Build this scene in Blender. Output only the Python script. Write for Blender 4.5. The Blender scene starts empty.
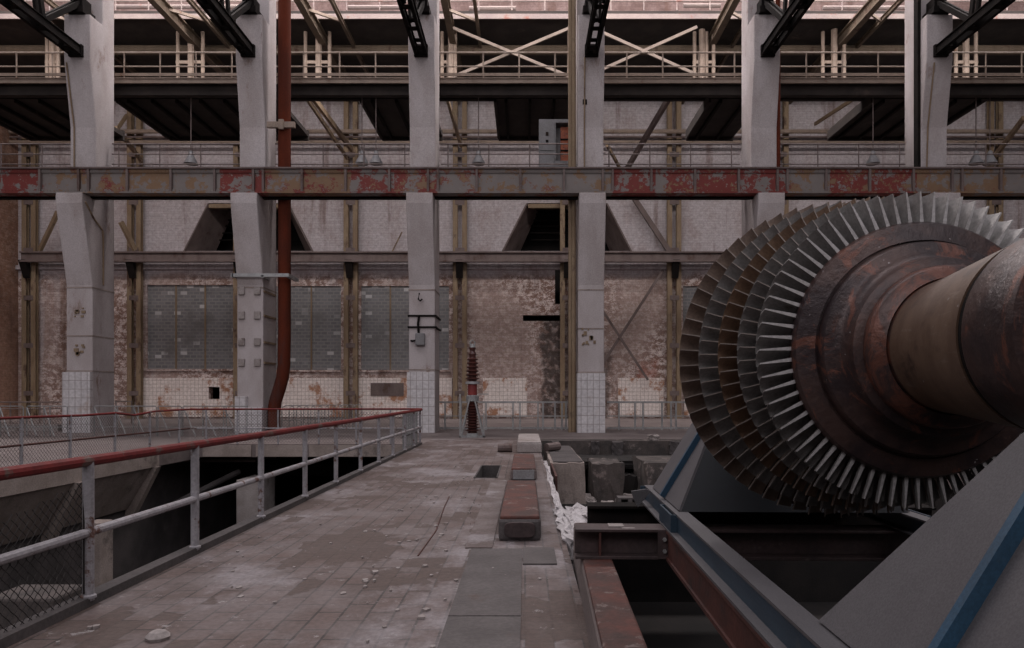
import bpy, bmesh, math, random
from mathutils import Vector, Matrix
from mathutils.geometry import tessellate_polygon
random.seed(7)
S = bpy.context.scene
COL = S.collection
PI = math.pi
F, CX, HZ, EYE = 700.0, 525.0, 394.0, 1.6      # focal length in pixels, vanishing point, eye height

def at(x, y, Y):                                # a photo pixel at depth Y
    return Vector(((x-CX)*Y/F, Y, EYE+(HZ-y)*Y/F))
def ax(x, Y): return (x-CX)*Y/F
def az(y, Y): return EYE+(HZ-y)*Y/F

# ---------------------------------------------------------------- materials
class NT:
    def __init__(s, name, rough=.8, metal=0., spec=.5):
        s.m = bpy.data.materials.new(name); s.m.use_nodes = True
        s.t = s.m.node_tree; s.N = s.t.nodes; s.L = s.t.links
        s.b = s.N['Principled BSDF']
        s.b.inputs['Roughness'].default_value = rough
        s.b.inputs['Metallic'].default_value = metal
        s.b.inputs['Specular IOR Level'].default_value = spec
        g = s.N.new('ShaderNodeNewGeometry'); s.pos = g.outputs['Position']; s.nor = g.outputs['Normal']
    def sock(s, node, k, v):
        if isinstance(v, bpy.types.NodeSocket): s.L.new(v, node.inputs[k])
        elif isinstance(v, tuple) and len(v) == 3 and node.inputs[k].type == 'RGBA': node.inputs[k].default_value = v+(1,)
        else: node.inputs[k].default_value = v
    def map(s, scale=(1,1,1), vec=None, loc=(0,0,0)):
        n = s.N.new('ShaderNodeMapping'); n.inputs['Scale'].default_value = scale; n.inputs['Location'].default_value = loc
        s.L.new(vec or s.pos, n.inputs['Vector']); return n.outputs[0]
    def noise(s, scale, detail=5, vec=None, rough=.6, dist=0.):
        n = s.N.new('ShaderNodeTexNoise'); n.inputs['Scale'].default_value = scale
        n.inputs['Detail'].default_value = detail; n.inputs['Roughness'].default_value = rough; n.inputs['Distortion'].default_value = dist
        s.L.new(vec or s.pos, n.inputs['Vector']); return n.outputs['Fac']
    def ramp(s, f, a, b):                        # smooth step a..b
        n = s.N.new('ShaderNodeMapRange'); n.interpolation_type = 'SMOOTHSTEP'
        n.inputs['From Min'].default_value = a; n.inputs['From Max'].default_value = b
        s.L.new(f, n.inputs['Value']); return n.outputs[0]
    def mix(s, f, a, b, mode='MIX'):
        n = s.N.new('ShaderNodeMix'); n.data_type = 'RGBA'; n.blend_type = mode
        s.sock(n, 0, f); s.sock(n, 6, a); s.sock(n, 7, b); return n.outputs[2]
    def math(s, op, a, b=0.):
        n = s.N.new('ShaderNodeMath'); n.operation = op
        s.sock(n, 0, a); s.sock(n, 1, b); return n.outputs[0]
    def xyz(s, v=None):
        n = s.N.new('ShaderNodeSeparateXYZ'); s.L.new(v or s.pos, n.inputs[0]); return n.outputs
    def comb(s, x=0., y=0., z=0.):
        n = s.N.new('ShaderNodeCombineXYZ'); s.sock(n, 0, x); s.sock(n, 1, y); s.sock(n, 2, z); return n.outputs[0]
    def brick(s, vec, w, h, mortar=.01, off=.5, c1=(1,1,1), c2=(.8,.8,.8), cm=(0,0,0)):
        n = s.N.new('ShaderNodeTexBrick'); n.offset = off
        s.L.new(vec, n.inputs['Vector']); n.inputs['Scale'].default_value = 1
        n.inputs['Brick Width'].default_value = w; n.inputs['Row Height'].default_value = h
        n.inputs['Mortar Size'].default_value = mortar; n.inputs['Mortar Smooth'].default_value = .1
        s.sock(n, 'Color1', c1); s.sock(n, 'Color2', c2); s.sock(n, 'Mortar', cm)
        return n.outputs['Color'], n.outputs['Fac']
    def white(s, vec):
        n = s.N.new('ShaderNodeTexWhiteNoise'); s.L.new(vec, n.inputs['Vector']); return n.outputs['Value']
    def bump(s, h, strength=.3, dist=.02):
        n = s.N.new('ShaderNodeBump'); n.inputs['Strength'].default_value = strength; n.inputs['Distance'].default_value = dist
        s.L.new(h, n.inputs['Height']); s.L.new(n.outputs[0], s.b.inputs['Normal'])
    def out(s, col): s.sock(s.b, 'Base Color', col); return s.m

MATS = {}
def simple(name, base, var, scale=3., rough=.8, metal=0., stain=None, st=(.55,.7), sts=.8, bump=.15, streak=1., fine=30., spec=.4):
    n = NT(name, rough, metal, spec)
    v = n.map((1,1,streak)) if streak != 1 else n.pos
    c = n.mix(n.ramp(n.noise(scale, 5, v), .35, .65), base, var)
    if stain: c = n.mix(n.ramp(n.noise(sts, 8, v, .7), *st), c, stain)
    f = n.noise(fine, 3)
    c = n.mix(.55, c, n.mix(n.ramp(f, .3, .7), (.72,.72,.72), (1.25,1.25,1.25)), 'MULTIPLY')
    if bump: n.bump(f, bump, .01)
    MATS[name] = n.out(c); return MATS[name]

def tiled(name, w, h, c1, c2, cm, stain, plane='xz', mortar=.012, off=0., rough=.45, st=(.58,.75), sts=.7, bump=.3):
    n = NT(name, rough)
    p = n.xyz(); a = n.math('ADD', p[0], n.math('MULTIPLY', p[1], 1. if plane == 'xz' else 0.))
    v = n.comb(a, p[2]) if plane == 'xz' else n.comb(p[0], p[1])
    bc, bf = n.brick(v, w, h, mortar, off, c1, c2, cm)
    c = n.mix(n.ramp(n.noise(sts, 8, None, .72), *st), bc, stain)
    c = n.mix(.6, c, n.mix(n.ramp(n.noise(9), .3, .7), (.75,.75,.75), (1.2,1.2,1.2)), 'MULTIPLY')
    n.bump(n.math('SUBTRACT', 1., bf), bump, .01)
    MATS[name] = n.out(c); return MATS[name]

simple('white_column_paint', (.46,.425,.43), (.375,.335,.33), .9, .8, stain=(.24,.175,.15), st=(.585,.72), sts=1.1, streak=.45, bump=.25)
simple('pit_concrete', (.085,.075,.075), (.055,.05,.05), 1.2, .9, stain=(.16,.14,.13), st=(.6,.75), bump=.4)
simple('dark_pit', (.011,.010,.010), (.02,.017,.016), 1., .9, bump=.4)  # near-black colour carries the deep shade of the pit
simple('foundation_concrete', (.13,.112,.106), (.10,.085,.08), 2., .9, stain=(.042,.037,.035), st=(.52,.62), sts=1.1, bump=.5)
simple('hopper_concrete', (.33,.28,.255), (.24,.20,.18), 1.3, .9, stain=(.09,.075,.07), st=(.55,.7), bump=.3)
simple('far_floor_concrete', (.19,.16,.155), (.145,.12,.115), .6, .85, stain=(.10,.08,.075), st=(.55,.7), sts=.5, bump=.3)
simple('pale_concrete', (.34,.31,.30), (.26,.23,.22), 2., .9, stain=(.15,.12,.11), st=(.55,.68), bump=.4)
simple('sooty_concrete', (.05,.045,.043), (.09,.076,.071), 2.2, .9, stain=(.21,.175,.165), st=(.56,.66), sts=1.6, bump=.5)
simple('red_paint_concrete', (.105,.036,.027), (.055,.030,.026), 3., .75, stain=(.17,.135,.125), st=(.56,.64), sts=3.5, bump=.35)
simple('walkway_dust', (.17,.145,.14), (.12,.095,.09), 2.5, .85, stain=(.24,.22,.225), st=(.5,.62), sts=1.2)
simple('grey_plate_steel', (.105,.095,.095), (.078,.070,.070), 2., .6, .2, stain=(.085,.06,.052), st=(.56,.72), sts=1.7, bump=.25)
simple('rust_pipe_paint', (.105,.022,.010), (.072,.018,.010), 1.5, .85, spec=.15, stain=(.07,.03,.024), st=(.55,.7), streak=.3)
simple('brown_steel', (.20,.14,.09), (.27,.205,.135), 1.5, .75, stain=(.07,.036,.026), st=(.54,.68), sts=1.5, streak=.4)
simple('dull_brown_steel', (.105,.08,.058), (.145,.112,.082), 1.5, .8, stain=(.07,.038,.028), st=(.54,.68), sts=1.5, streak=.4)
simple('brace_paint', (.20,.16,.135), (.16,.13,.11), 2., .75, stain=(.11,.07,.05), st=(.58,.7), sts=2.)
simple('beige_paint', (.30,.235,.19), (.235,.185,.15), 2., .65, stain=(.17,.095,.06), st=(.58,.7), sts=2.)
simple('mauve_rail_paint', (.20,.16,.15), (.15,.12,.115), 2., .65, stain=(.10,.055,.045), st=(.58,.7), sts=2.)
simple('black_steel', (.007,.006,.006), (.014,.011,.010), 2., .9, spec=.15, stain=(.05,.035,.028), st=(.6,.72), sts=1.5)
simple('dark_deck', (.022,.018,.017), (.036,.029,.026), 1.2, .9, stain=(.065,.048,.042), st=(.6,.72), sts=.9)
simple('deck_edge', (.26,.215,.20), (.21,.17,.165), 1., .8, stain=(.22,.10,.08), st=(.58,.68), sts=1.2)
simple('galvanised', (.36,.37,.37), (.27,.275,.28), 3., .5, .5, stain=(.18,.13,.11), st=(.6,.72), sts=2.)
simple('grey_rail_paint', (.34,.33,.35), (.27,.26,.275), 4., .6, .1, stain=(.12,.06,.045), st=(.55,.63), sts=5.)
simple('red_rail_paint', (.165,.020,.020), (.125,.018,.018), 4., .6, .0, spec=.2, stain=(.11,.075,.065), st=(.56,.64), sts=3.5)
simple('wire', (.022,.02,.02), (.03,.026,.025), 5., .6, .2)
simple('far_wire', (.10,.095,.095), (.07,.06,.058), 5., .6, .3)
simple('red_primer_steel', (.085,.032,.026), (.06,.026,.023), 3., .65, .1, stain=(.04,.03,.03), st=(.55,.7), sts=3.)
simple('purple_brown_steel', (.075,.052,.052), (.055,.042,.042), 3., .55, .25, stain=(.15,.12,.115), st=(.62,.74), sts=4.)
simple('cradle_grey', (.10,.097,.104), (.088,.085,.092), 3., .6, .1, stain=(.10,.092,.095), st=(.6,.78), sts=2., bump=.06, fine=120)
simple('rib_blue', (.026,.072,.125), (.022,.058,.10), 4., .5, .1, stain=(.05,.065,.08), st=(.58,.72), sts=5., bump=.06, fine=90)
simple('cradle_blue', (.028,.052,.078), (.022,.042,.064), 4., .5, .1, stain=(.05,.065,.08), st=(.58,.72), sts=5., bump=.06, fine=90)
simple('cradle_navy_shaded', (.004,.007,.011), (.003,.005,.008), 4., .55, .1, bump=.06)  # navy darkened so the colour holds the shade under the rotor
simple('ceramic', (.085,.028,.022), (.06,.022,.02), 4., .3)
simple('signal_red', (.22,.034,.032), (.18,.03,.03), 4., .55)
simple('plaster', (.52,.50,.51), (.40,.38,.385), 4., .95, bump=.6, fine=18)
simple('cabinet_grey', (.22,.22,.23), (.18,.18,.185), 2., .6, stain=(.12,.10,.09), st=(.6,.7))
simple('cabinet_orange', (.36,.10,.045), (.26,.07,.04), 5., .6, stain=(.10,.05,.04), st=(.55,.65), sts=8)
simple('lamp_grey', (.34,.34,.35), (.27,.27,.28), 3., .5, .1)
simple('mauve_steel', (.16,.125,.118), (.12,.09,.085), 1.5, .75, stain=(.085,.05,.04), st=(.56,.68), sts=1.5, streak=.5)
simple('blade_steel', (.30,.295,.29), (.235,.225,.22), 6., .5, .25, stain=(.10,.075,.06), st=(.6,.75), sts=4., bump=.05, fine=60)
simple('blade_steel_lit', (.50,.49,.49), (.40,.39,.385), 6., .4, .3, stain=(.20,.17,.155), st=(.62,.76), sts=6., bump=.05, fine=60)  # front row edges: brightness of lit edges put into the colour
simple('blade_edge_lit', (.34,.30,.275), (.25,.215,.195), 6., .45, .25, bump=.05, fine=60)  # rear row edges, coloured lighter to look lit
simple('blade_brown', (.27,.19,.135), (.21,.145,.105), 6., .55, .2, stain=(.06,.045,.04), st=(.6,.75), sts=4., bump=.05, fine=60)
simple('blade_brown_dull', (.27,.21,.175), (.205,.16,.135), 6., .55, .2, stain=(.06,.045,.04), st=(.6,.75), sts=4., bump=.05, fine=60)
tiled('white_tiles', .25, .36, (.60,.585,.60), (.54,.525,.54), (.33,.30,.30), (.38,.29,.245), mortar=.014)
tiled('dado_tiles', .25, .25, (.80,.74,.71), (.74,.67,.64), (.46,.39,.36), (.38,.19,.11), mortar=.014, st=(.53,.62), sts=.6)

def m_glass_block():
    n = NT('glass_block', .3, 0., .6)
    p = n.xyz(); v = n.comb(p[0], p[2])
    bc, bf = n.brick(v, .42, .22, .03, .5, (.20,.205,.215), (.145,.15,.16), (.25,.24,.235))
    w = n.white(n.comb(n.math('FLOOR', n.math('MULTIPLY', p[0], 2.38)), n.math('FLOOR', n.math('MULTIPLY', p[2], 4.545))))
    c = n.mix(n.ramp(w, .94, .985), bc, (.50,.50,.51))  # random blocks lightened: highlights put into the glass colour
    c = n.mix(n.ramp(n.noise(.6, 6), .5, .75), c, (.14,.135,.135))
    n.bump(n.math('SUBTRACT', 1., bf), .5, .02)
    return n.out(c)
MATS['glass_block'] = m_glass_block()

def m_wall(name, up, lo, hi_z, brown, amt=.62):
    n = NT(name, .9, 0., .3)
    p = n.xyz(); a = n.math('ADD', p[0], p[1]); v = n.comb(a, p[2])
    bc, bf = n.brick(v, .5, .16, .015, .5, (1,1,1), (.90,.88,.87), (.78,.74,.73))
    zmix = n.ramp(n.math('ADD', p[2], n.math('MULTIPLY', n.noise(.5), 1.0)), hi_z, hi_z+.6)
    flake = n.ramp(n.noise(2.2, 12, n.map((1,1,1.4)), .85), .485, .535)          # flaked whitewash over brick
    low = n.mix(flake, brown, lo)
    big = n.ramp(n.noise(.22, 6, n.map((1,1,.6)), .6), .40, .62)
    low = n.mix(n.math('MULTIPLY', big, .75), low, n.mix(.35, brown, lo))
    hi = n.mix(n.math('MULTIPLY', n.ramp(n.noise(.5, 9, n.map((1,1,.7)), .72), .47, .66), .62), up, n.mix(.45, brown, up))
    c = n.mix(zmix, low, hi)
    c = n.mix(n.ramp(p[2], 21.4, 21.6), c, n.mix(n.ramp(n.noise(.9, 6), .4, .6), (.29,.215,.205), (.20,.14,.13)))   # top storey: pink brick, colour darkened to offset the rear skylight
    st = n.ramp(n.noise(.9, 6, n.map((1,1,.10)), .65), .55, .70)                # streaks running down the wall
    c = n.mix(n.math('MULTIPLY', st, amt), c, (.17,.105,.085))
    wht = n.ramp(n.noise(.8, 6, n.map((1,1,.07), None, (5,0,0)), .6), .60, .72)
    c = n.mix(n.math('MULTIPLY', wht, .5), c, up)
    if hi_z < 20:                                 # soot stains under the slot and beside the posts
        for (x0, x1, z0, z1, col_, am) in ((1.1, 2.7, -1., 6.6, (.045,.036,.033), .85), (4.2, 5.6, -1., 4.5, (.05,.04,.036), .7), (2.6, 3.6, -1., 8., (.08,.055,.045), .5), (7.4, 8.6, 1.5, 3.6, (.33,.10,.06), .6), (-17.3, -15.5, 1.8, 3.0, (.45,.25,.14), .6), (-30.5,-28.6,-1.,9.,(.12,.07,.05),.5)):
            wob = n.math('MULTIPLY', n.math('SUBTRACT', n.noise(1.1, 6), .5), 1.6)
            px_ = n.math('ADD', p[0], wob); pz_ = n.math('ADD', p[2], wob)
            k = n.math('MULTIPLY', n.math('MULTIPLY', n.ramp(px_, x0-.25, x0+.25), n.ramp(px_, x1+.25, x1-.25)), n.math('MULTIPLY', n.ramp(pz_, z0-.3, z0+.3), n.ramp(pz_, z1+.5, z1-.5)))
            c = n.mix(n.math('MULTIPLY', k, n.math('MULTIPLY', n.ramp(n.noise(2.5, 6), .3, .55), am)), c, col_)
    c = n.mix(.8, c, bc, 'MULTIPLY')
    c = n.mix(.75, c, n.mix(n.ramp(n.noise(5, 8, None, .8), .3, .7), (.62,.61,.60), (1.3,1.3,1.3)), 'MULTIPLY')
    n.bump(n.math('ADD', n.math('SUBTRACT', 1., bf), n.noise(9)), .5, .02)
    return n.out(c)
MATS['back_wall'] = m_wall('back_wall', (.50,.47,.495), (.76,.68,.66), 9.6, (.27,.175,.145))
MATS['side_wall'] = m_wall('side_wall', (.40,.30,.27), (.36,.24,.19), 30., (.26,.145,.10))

def m_floor():
    n = NT('walkway_tiles', .62, 0., .45)
    p = n.xyz()
    bc, bf = n.brick(n.comb(p[1], p[0]), .38, .19, .009, .5, (.112,.077,.069), (.088,.062,.056), (.026,.020,.018))
    c = n.mix(n.ramp(n.noise(1.2, 6), .38, .66), bc, n.mix(.6, bc, (.19,.165,.165)))
    # worn dust: pale patches
    dust = n.ramp(n.noise(.5, 10, n.map((1,.7,1), None, (3.1,1.4,0)), .74), .49, .64)
    c = n.mix(n.math('MULTIPLY', dust, .8), c, (.27,.25,.262))
    # lost tiles: brown beds whose edges follow the tile grid
    cell = n.white(n.comb(n.math('FLOOR', n.math('DIVIDE', p[0], .19)), n.math('FLOOR', n.math('DIVIDE', p[1], .38))))
    nz = n.noise(.62, 5, n.map((1,.8,1), None, (.9,5.2,0)), .55)
    lost = n.ramp(n.math('ADD', nz, n.math('MULTIPLY', cell, .15)), .625, .64)
    c = n.mix(n.math('MULTIPLY', lost, .85), c, n.mix(n.noise(9), (.050,.034,.029), (.095,.062,.052)))
    chip = n.ramp(n.noise(4.2, 8, None, .82), .605, .625)
    c = n.mix(n.math('MULTIPLY', chip, .8), c, (.30,.285,.285))
    c = n.mix(.6, c, n.mix(n.ramp(n.noise(22, 4), .3, .7), (.72,.72,.72), (1.25,1.25,1.25)), 'MULTIPLY')
    n.bump(n.math('ADD', n.math('MULTIPLY', n.math('SUBTRACT', 1., bf), .6), n.math('SUBTRACT', n.math('MULTIPLY', n.noise(8), .8), lost)), .5, .02)
    return n.out(c)
MATS['walkway_tiles'] = m_floor()

def m_girder():
    n = NT('girder_paint', .7, 0., .35)
    p = n.xyz()
    pan = n.math('FLOOR', n.math('DIVIDE', p[0], 1.77))
    w1 = n.white(n.comb(pan, 3.)); w2 = n.white(n.comb(pan, 9.))
    grey = n.mix(n.noise(2.), (.15,.135,.13), (.23,.205,.195))
    patch = n.ramp(n.math('ADD', n.noise(1.5, 9, None, .72), n.math('MULTIPLY', n.math('SUBTRACT', w1, .5), .12)), .475, .505)
    red = n.mix(n.noise(6), (.20,.032,.028), (.14,.036,.03))
    yel = n.mix(n.noise(5), (.235,.15,.09), (.17,.105,.065))
    c2 = n.mix(n.ramp(n.math('ADD', n.noise(3., 7, None, .7), n.math('MULTIPLY', n.math('SUBTRACT', w2, .55), .34)), .47, .53), red, yel)
    c = n.mix(patch, grey, c2)
    c = n.mix(n.ramp(n.noise(5., 6, None, .7), .63, .68), c, (.27,.25,.235))
    n.bump(n.noise(30), .2, .01)
    return n.out(c)
MATS['girder_paint'] = m_girder()

def m_hub(name, lo=.545, hi=.62):
    n = NT(name, .4, .3, .5)
    v = n.map((1,1,1))
    c = n.mix(n.ramp(n.noise(3.2, 8, v, .7), .38, .62), (.070,.042,.037), (.032,.022,.024))
    o = n.ramp(n.noise(3.4, 10, n.map((1,2.2,1)), .74, 1.4), lo, hi)
    c = n.mix(n.math('MULTIPLY', o, .8), c, (.155,.060,.040))
    o2 = n.ramp(n.noise(9, 8, None, .75), .62, .68)
    c = n.mix(n.math('MULTIPLY', o2, .6), c, (.21,.13,.105))
    sp = n.ramp(n.noise(34, 2), .74, .77)
    c = n.mix(sp, c, (.32,.30,.30))
    r = n.math('ADD', n.math('MULTIPLY', n.noise(5), .35), .22)
    n.L.new(r, n.b.inputs['Roughness'])
    n.bump(n.noise(16, 8), .45, .015)
    return n.out(c)
MATS['hub_rust'] = m_hub('hub_rust'); MATS['ring_rust'] = m_hub('ring_rust', .46, .56)
def m_shaft():
    n = NT('shaft_steel', .45, .2, .4)
    c = n.mix(n.ramp(n.noise(2.2, 7, n.map((1,3,1)), .65), .36, .66), (.105,.066,.046), (.15,.10,.07))
    scr = n.ramp(n.noise(14, 4, n.map((1,.25,2.5), None), .7, .6), .60, .68)
    c = n.mix(n.math('MULTIPLY', scr, .35), c, (.24,.20,.17))
    c = n.mix(n.ramp(n.noise(2.6, 9, None, .75), .50, .66), c, (.045,.028,.023))
    c = n.mix(n.ramp(n.noise(30, 2), .74, .77), c, (.30,.28,.27))
    n.bump(n.noise(24, 4), .12, .01)
    n.L.new(n.math('ADD', n.math('MULTIPLY', n.noise(7), .3), .32), n.b.inputs['Roughness'])
    return n.out(c)
MATS['shaft_steel'] = m_shaft()

# ---------------------------------------------------------------- mesh builder and object helpers
class MB:
    def __init__(s): s.v = []; s.f = []; s.mi = []; s.cur = 0
    def add(s, vs, fs):
        o = len(s.v); s.v += [tuple(v) for v in vs]; s.f += [tuple(i+o for i in f) for f in fs]; s.mi += [s.cur]*len(fs); return s
    def box(s, x0, x1, y0, y1, z0, z1):
        return s.add([(x0,y0,z0),(x1,y0,z0),(x1,y1,z0),(x0,y1,z0),(x0,y0,z1),(x1,y0,z1),(x1,y1,z1),(x0,y1,z1)],
                     [(3,2,1,0),(4,5,6,7),(0,1,5,4),(1,2,6,5),(2,3,7,6),(3,0,4,7)])
    def bar(s, p, q, w, h, up=(0,0,1)):          # box-section bar from p to q
        p, q = Vector(p), Vector(q); d = (q-p).normalized(); u = Vector(up)
        if abs(d.dot(u)) > .98: u = Vector((0,1,0))
        a = d.cross(u).normalized()*w/2; b = a.cross(d).normalized()*h/2
        return s.add([p-a-b,p+a-b,p+a+b,p-a+b,q-a-b,q+a-b,q+a+b,q-a+b],
                     [(0,1,2,3),(7,6,5,4),(4,5,1,0),(5,6,2,1),(6,7,3,2),(7,4,0,3)])
    def ibeam(s, p, q, w, h, t=.03, up=(0,0,1)):
        p, q = Vector(p), Vector(q); d = (q-p).normalized(); u = Vector(up)
        if abs(d.dot(u)) > .98: u = Vector((0,1,0))
        a = d.cross(u).normalized(); b = a.cross(d).normalized()
        s.bar(p, q, t, h-2*t+.001, up); o = b*(h/2-t/2)
        s.bar(p+o, q+o, w, t, up); s.bar(p-o, q-o, w, t, up); return s
    def tube(s, pts, r, n=8):
        pts = [Vector(p) for p in pts]; vs = []; fs = []
        for i, p in enumerate(pts):
            d = (pts[min(i+1,len(pts)-1)]-pts[max(i-1,0)]).normalized()
            u = Vector((0,0,1)) if abs(d.z) < .95 else Vector((0,1,0))
            a = d.cross(u).normalized(); b = a.cross(d)
            vs += [p+(a*math.cos(2*PI*k/n)+b*math.sin(2*PI*k/n))*r for k in range(n)]
        for i in range(len(pts)-1):
            fs += [(i*n+k, i*n+(k+1)%n, (i+1)*n+(k+1)%n, (i+1)*n+k) for k in range(n)]
        fs += [tuple(range(n)), tuple(reversed(range((len(pts)-1)*n, len(pts)*n)))]
        return s.add(vs, fs)
    def prism(s, pts, a0, a1, axis='x'):         # 2-D outline pushed along an axis
        n = len(pts)
        P = (lambda a, p: (a,p[0],p[1])) if axis == 'x' else ((lambda a, p: (p[0],a,p[1])) if axis == 'y' else (lambda a, p: (p[0],p[1],a)))
        return s.add([P(a0,p) for p in pts]+[P(a1,p) for p in pts],
                     [tuple(reversed(range(n))), tuple(range(n,2*n))]+[(k,(k+1)%n,n+(k+1)%n,n+k) for k in range(n)])
    def lathe(s, prof, c, axis='z', n=48, caps=True):   # prof: (along, radius)
        vs = []; fs = []
        for (h, r) in prof:
            for k in range(n):
                a = 2*PI*k/n; x, y = r*math.cos(a), r*math.sin(a)
                vs.append((c[0]+x, c[1]+y, c[2]+h) if axis == 'z' else (c[0]+x, c[1]+h, c[2]+y))
        for i in range(len(prof)-1):
            fs += [(i*n+k, i*n+(k+1)%n, (i+1)*n+(k+1)%n, (i+1)*n+k) for k in range(n)]
        if caps: fs += [tuple(range(n)), tuple(range((len(prof)-1)*n, len(prof)*n))]
        return s.add(vs, fs)

TH = 20./F                                       # the machine stands a little askew to the hall
def rot(p): c, s_ = math.cos(TH), math.sin(TH); return Vector((p[0]*c+p[1]*s_, -p[0]*s_+p[1]*c, p[2]))
BASE = {}
def tag(o, label=None, cat=None, group=None, kind=None):
    if label: o['label'] = label
    if cat: o['category'] = cat
    if group: o['group'] = group
    if kind: o['kind'] = kind
    return o
def thing(name, base, label, cat, group=None, askew=False):
    o = bpy.data.objects.new(name, None); COL.objects.link(o); base = Vector(base)
    o.location = rot(base) if askew else base
    if askew: o.rotation_euler.z = -TH
    BASE[o] = base; o.empty_display_size = .2
    return tag(o, label, cat, group)
def build(mb, name, mat, parent=None, bevel=0, smooth=False, askew=False, base=None, label=None, cat=None, group=None, kind=None):
    if parent is not None: b = BASE[parent]
    elif base is not None: b = Vector(base)
    else:
        xs, ys, zs = zip(*mb.v); b = Vector(((min(xs)+max(xs))/2, (min(ys)+max(ys))/2, min(zs)))
    me = bpy.data.meshes.new(name)
    me.from_pydata([(v[0]-b.x, v[1]-b.y, v[2]-b.z) for v in mb.v], [], mb.f)
    for m in (mat if isinstance(mat, (list, tuple)) else [mat]): me.materials.append(MATS[m])
    if any(mb.mi): me.polygons.foreach_set('material_index', mb.mi)
    bm = bmesh.new(); bm.from_mesh(me); bmesh.ops.recalc_face_normals(bm, faces=bm.faces); bm.to_mesh(me); bm.free()
    if smooth:
        me.polygons.foreach_set('use_smooth', [True]*len(me.polygons))
        me.set_sharp_from_angle(angle=math.radians(smooth if smooth > 1 else 35))
    o = bpy.data.objects.new(name, me); COL.objects.link(o)
    if parent is not None: o.parent = parent
    else:
        o.location = rot(b) if askew else b
        if askew: o.rotation_euler.z = -TH
    BASE[o] = b
    if bevel:
        md = o.modifiers.new('bevel', 'BEVEL'); md.width = bevel; md.segments = 2; md.limit_method = 'ANGLE'
    return tag(o, label, cat, group, kind)
def dup(root, loc, label=None, rz=None, group=None):
    r = root.copy(); COL.objects.link(r); r.location = loc
    if rz is not None: r.rotation_euler.z = rz
    if label: r['label'] = label
    if group: r['group'] = group
    for ch in list(root.children):
        c = ch.copy(); COL.objects.link(c); c.parent = r
        for g in list(ch.children):
            d = g.copy(); COL.objects.link(d); d.parent = c
    return r

# ---------------------------------------------------------------- the setting
def struct(mb, name, mat, **k): return build(mb, name, mat, kind='structure', **k)

WY = 46.0                                        # back wall
PIT = -3.6
WALK_L, WALK_R, FAR = -3.30, .44, 22.4
# walkway of tiles, with the small open hatch left out
HX0, HX1, HY0, HY1 = -.98, -.52, 13.3, 15.6
b = MB()
b.box(WALK_L, HX0, -3, 25, -.42, 0); b.box(HX0, HX1, -3, HY0, -.42, 0); b.box(HX0, HX1, HY1, 25, -.42, 0); b.box(HX1, WALK_R, -3, 25, -.42, 0)
struct(b, 'floor', 'walkway_tiles', base=(0,0,0))
b = MB().box(-36, -10.7, -3, 22.4, -.5, 0).box(-36, WALK_L, 22.4, 25, -.42, 0).box(-36, 36, 25, 47, -.42, 0)
struct(b, 'floor_far_aisle', 'far_floor_concrete', base=(0,0,0))
b = MB()
for x in (-10.3, -8.6, -6.9, -5.2): b.box(x, x+1.55, 22.36, 22.4, -.40, -.03)
struct(b, 'trim_slab_edge', 'hopper_concrete')
b = MB().box(WALK_L-.10, WALK_L+.03, -3, 22.3, -.30, .07)
struct(b, 'trim_walkway_kerb', 'pit_concrete')
# pit: walls and bottom
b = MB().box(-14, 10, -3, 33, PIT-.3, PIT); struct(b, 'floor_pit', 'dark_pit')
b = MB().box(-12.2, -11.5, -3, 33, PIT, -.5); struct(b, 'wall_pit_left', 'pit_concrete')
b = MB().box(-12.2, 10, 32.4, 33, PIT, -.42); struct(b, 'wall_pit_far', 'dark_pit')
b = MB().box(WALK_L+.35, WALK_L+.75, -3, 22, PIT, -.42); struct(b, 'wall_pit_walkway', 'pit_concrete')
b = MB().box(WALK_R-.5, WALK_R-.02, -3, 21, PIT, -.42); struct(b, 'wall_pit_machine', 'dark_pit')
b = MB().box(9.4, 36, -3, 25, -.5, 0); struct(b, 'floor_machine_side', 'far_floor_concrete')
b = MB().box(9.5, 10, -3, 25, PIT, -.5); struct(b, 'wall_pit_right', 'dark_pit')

# back wall with its trapezium openings
def hexa(xc):  # outline of a bunker opening
    return [at(xc-64,251,WY), at(xc-39,203,WY), at(xc+39,203,WY), at(xc+64,251,WY)]
holes = [[(p.x, p.z) for p in hexa(248)], [(p.x, p.z) for p in hexa(567)]]
slot = [(ax(555,WY), az(304,WY)), (ax(555,WY), az(266,WY)), (ax(563,WY), az(266,WY)), (ax(563,WY), az(304,WY))]
slot2 = [(ax(523,WY), az(321,WY)), (ax(523,WY), az(315,WY)), (ax(562,WY), az(315,WY)), (ax(562,WY), az(321,WY))]
slot3 = [(ax(209,WY), az(399,WY)), (ax(209,WY), az(387,WY)), (ax(220,WY), az(387,WY)), (ax(220,WY), az(399,WY))]
wins = [(147,233,285,369), (250,341,286,370), (361,449,286,370), (683,765,286,370)]
outer = [(-34,0), (-34,32), (50,32), (50,0)]
loops = [outer]+holes+[slot,slot2,slot3]+[[(ax(a,WY),az(d,WY)),(ax(a,WY),az(c,WY)),(ax(b_,WY),az(c,WY)),(ax(b_,WY),az(d,WY))] for a,b_,c,d in wins]
flat = [p for l in loops for p in l]
tris = tessellate_polygon([[Vector((p[0],p[1],0)) for p in l] for l in loops])
b = MB(); n0 = len(flat)
b.add([(p[0],WY,p[1]) for p in flat]+[(p[0],WY+.6,p[1]) for p in flat], [tuple(t) for t in tris]+[tuple(i+n0 for i in reversed(t)) for t in tris])
k = 0
for l in loops:
    n = len(l); b.add([], []); o_ = k
    b.f += [(o_+i, o_+(i+1)%n, n0+o_+(i+1)%n, n0+o_+i) for i in range(n)]; b.mi += [0]*n; k += n
struct(b, 'wall_back', 'back_wall', base=(0,WY,0))
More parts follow.
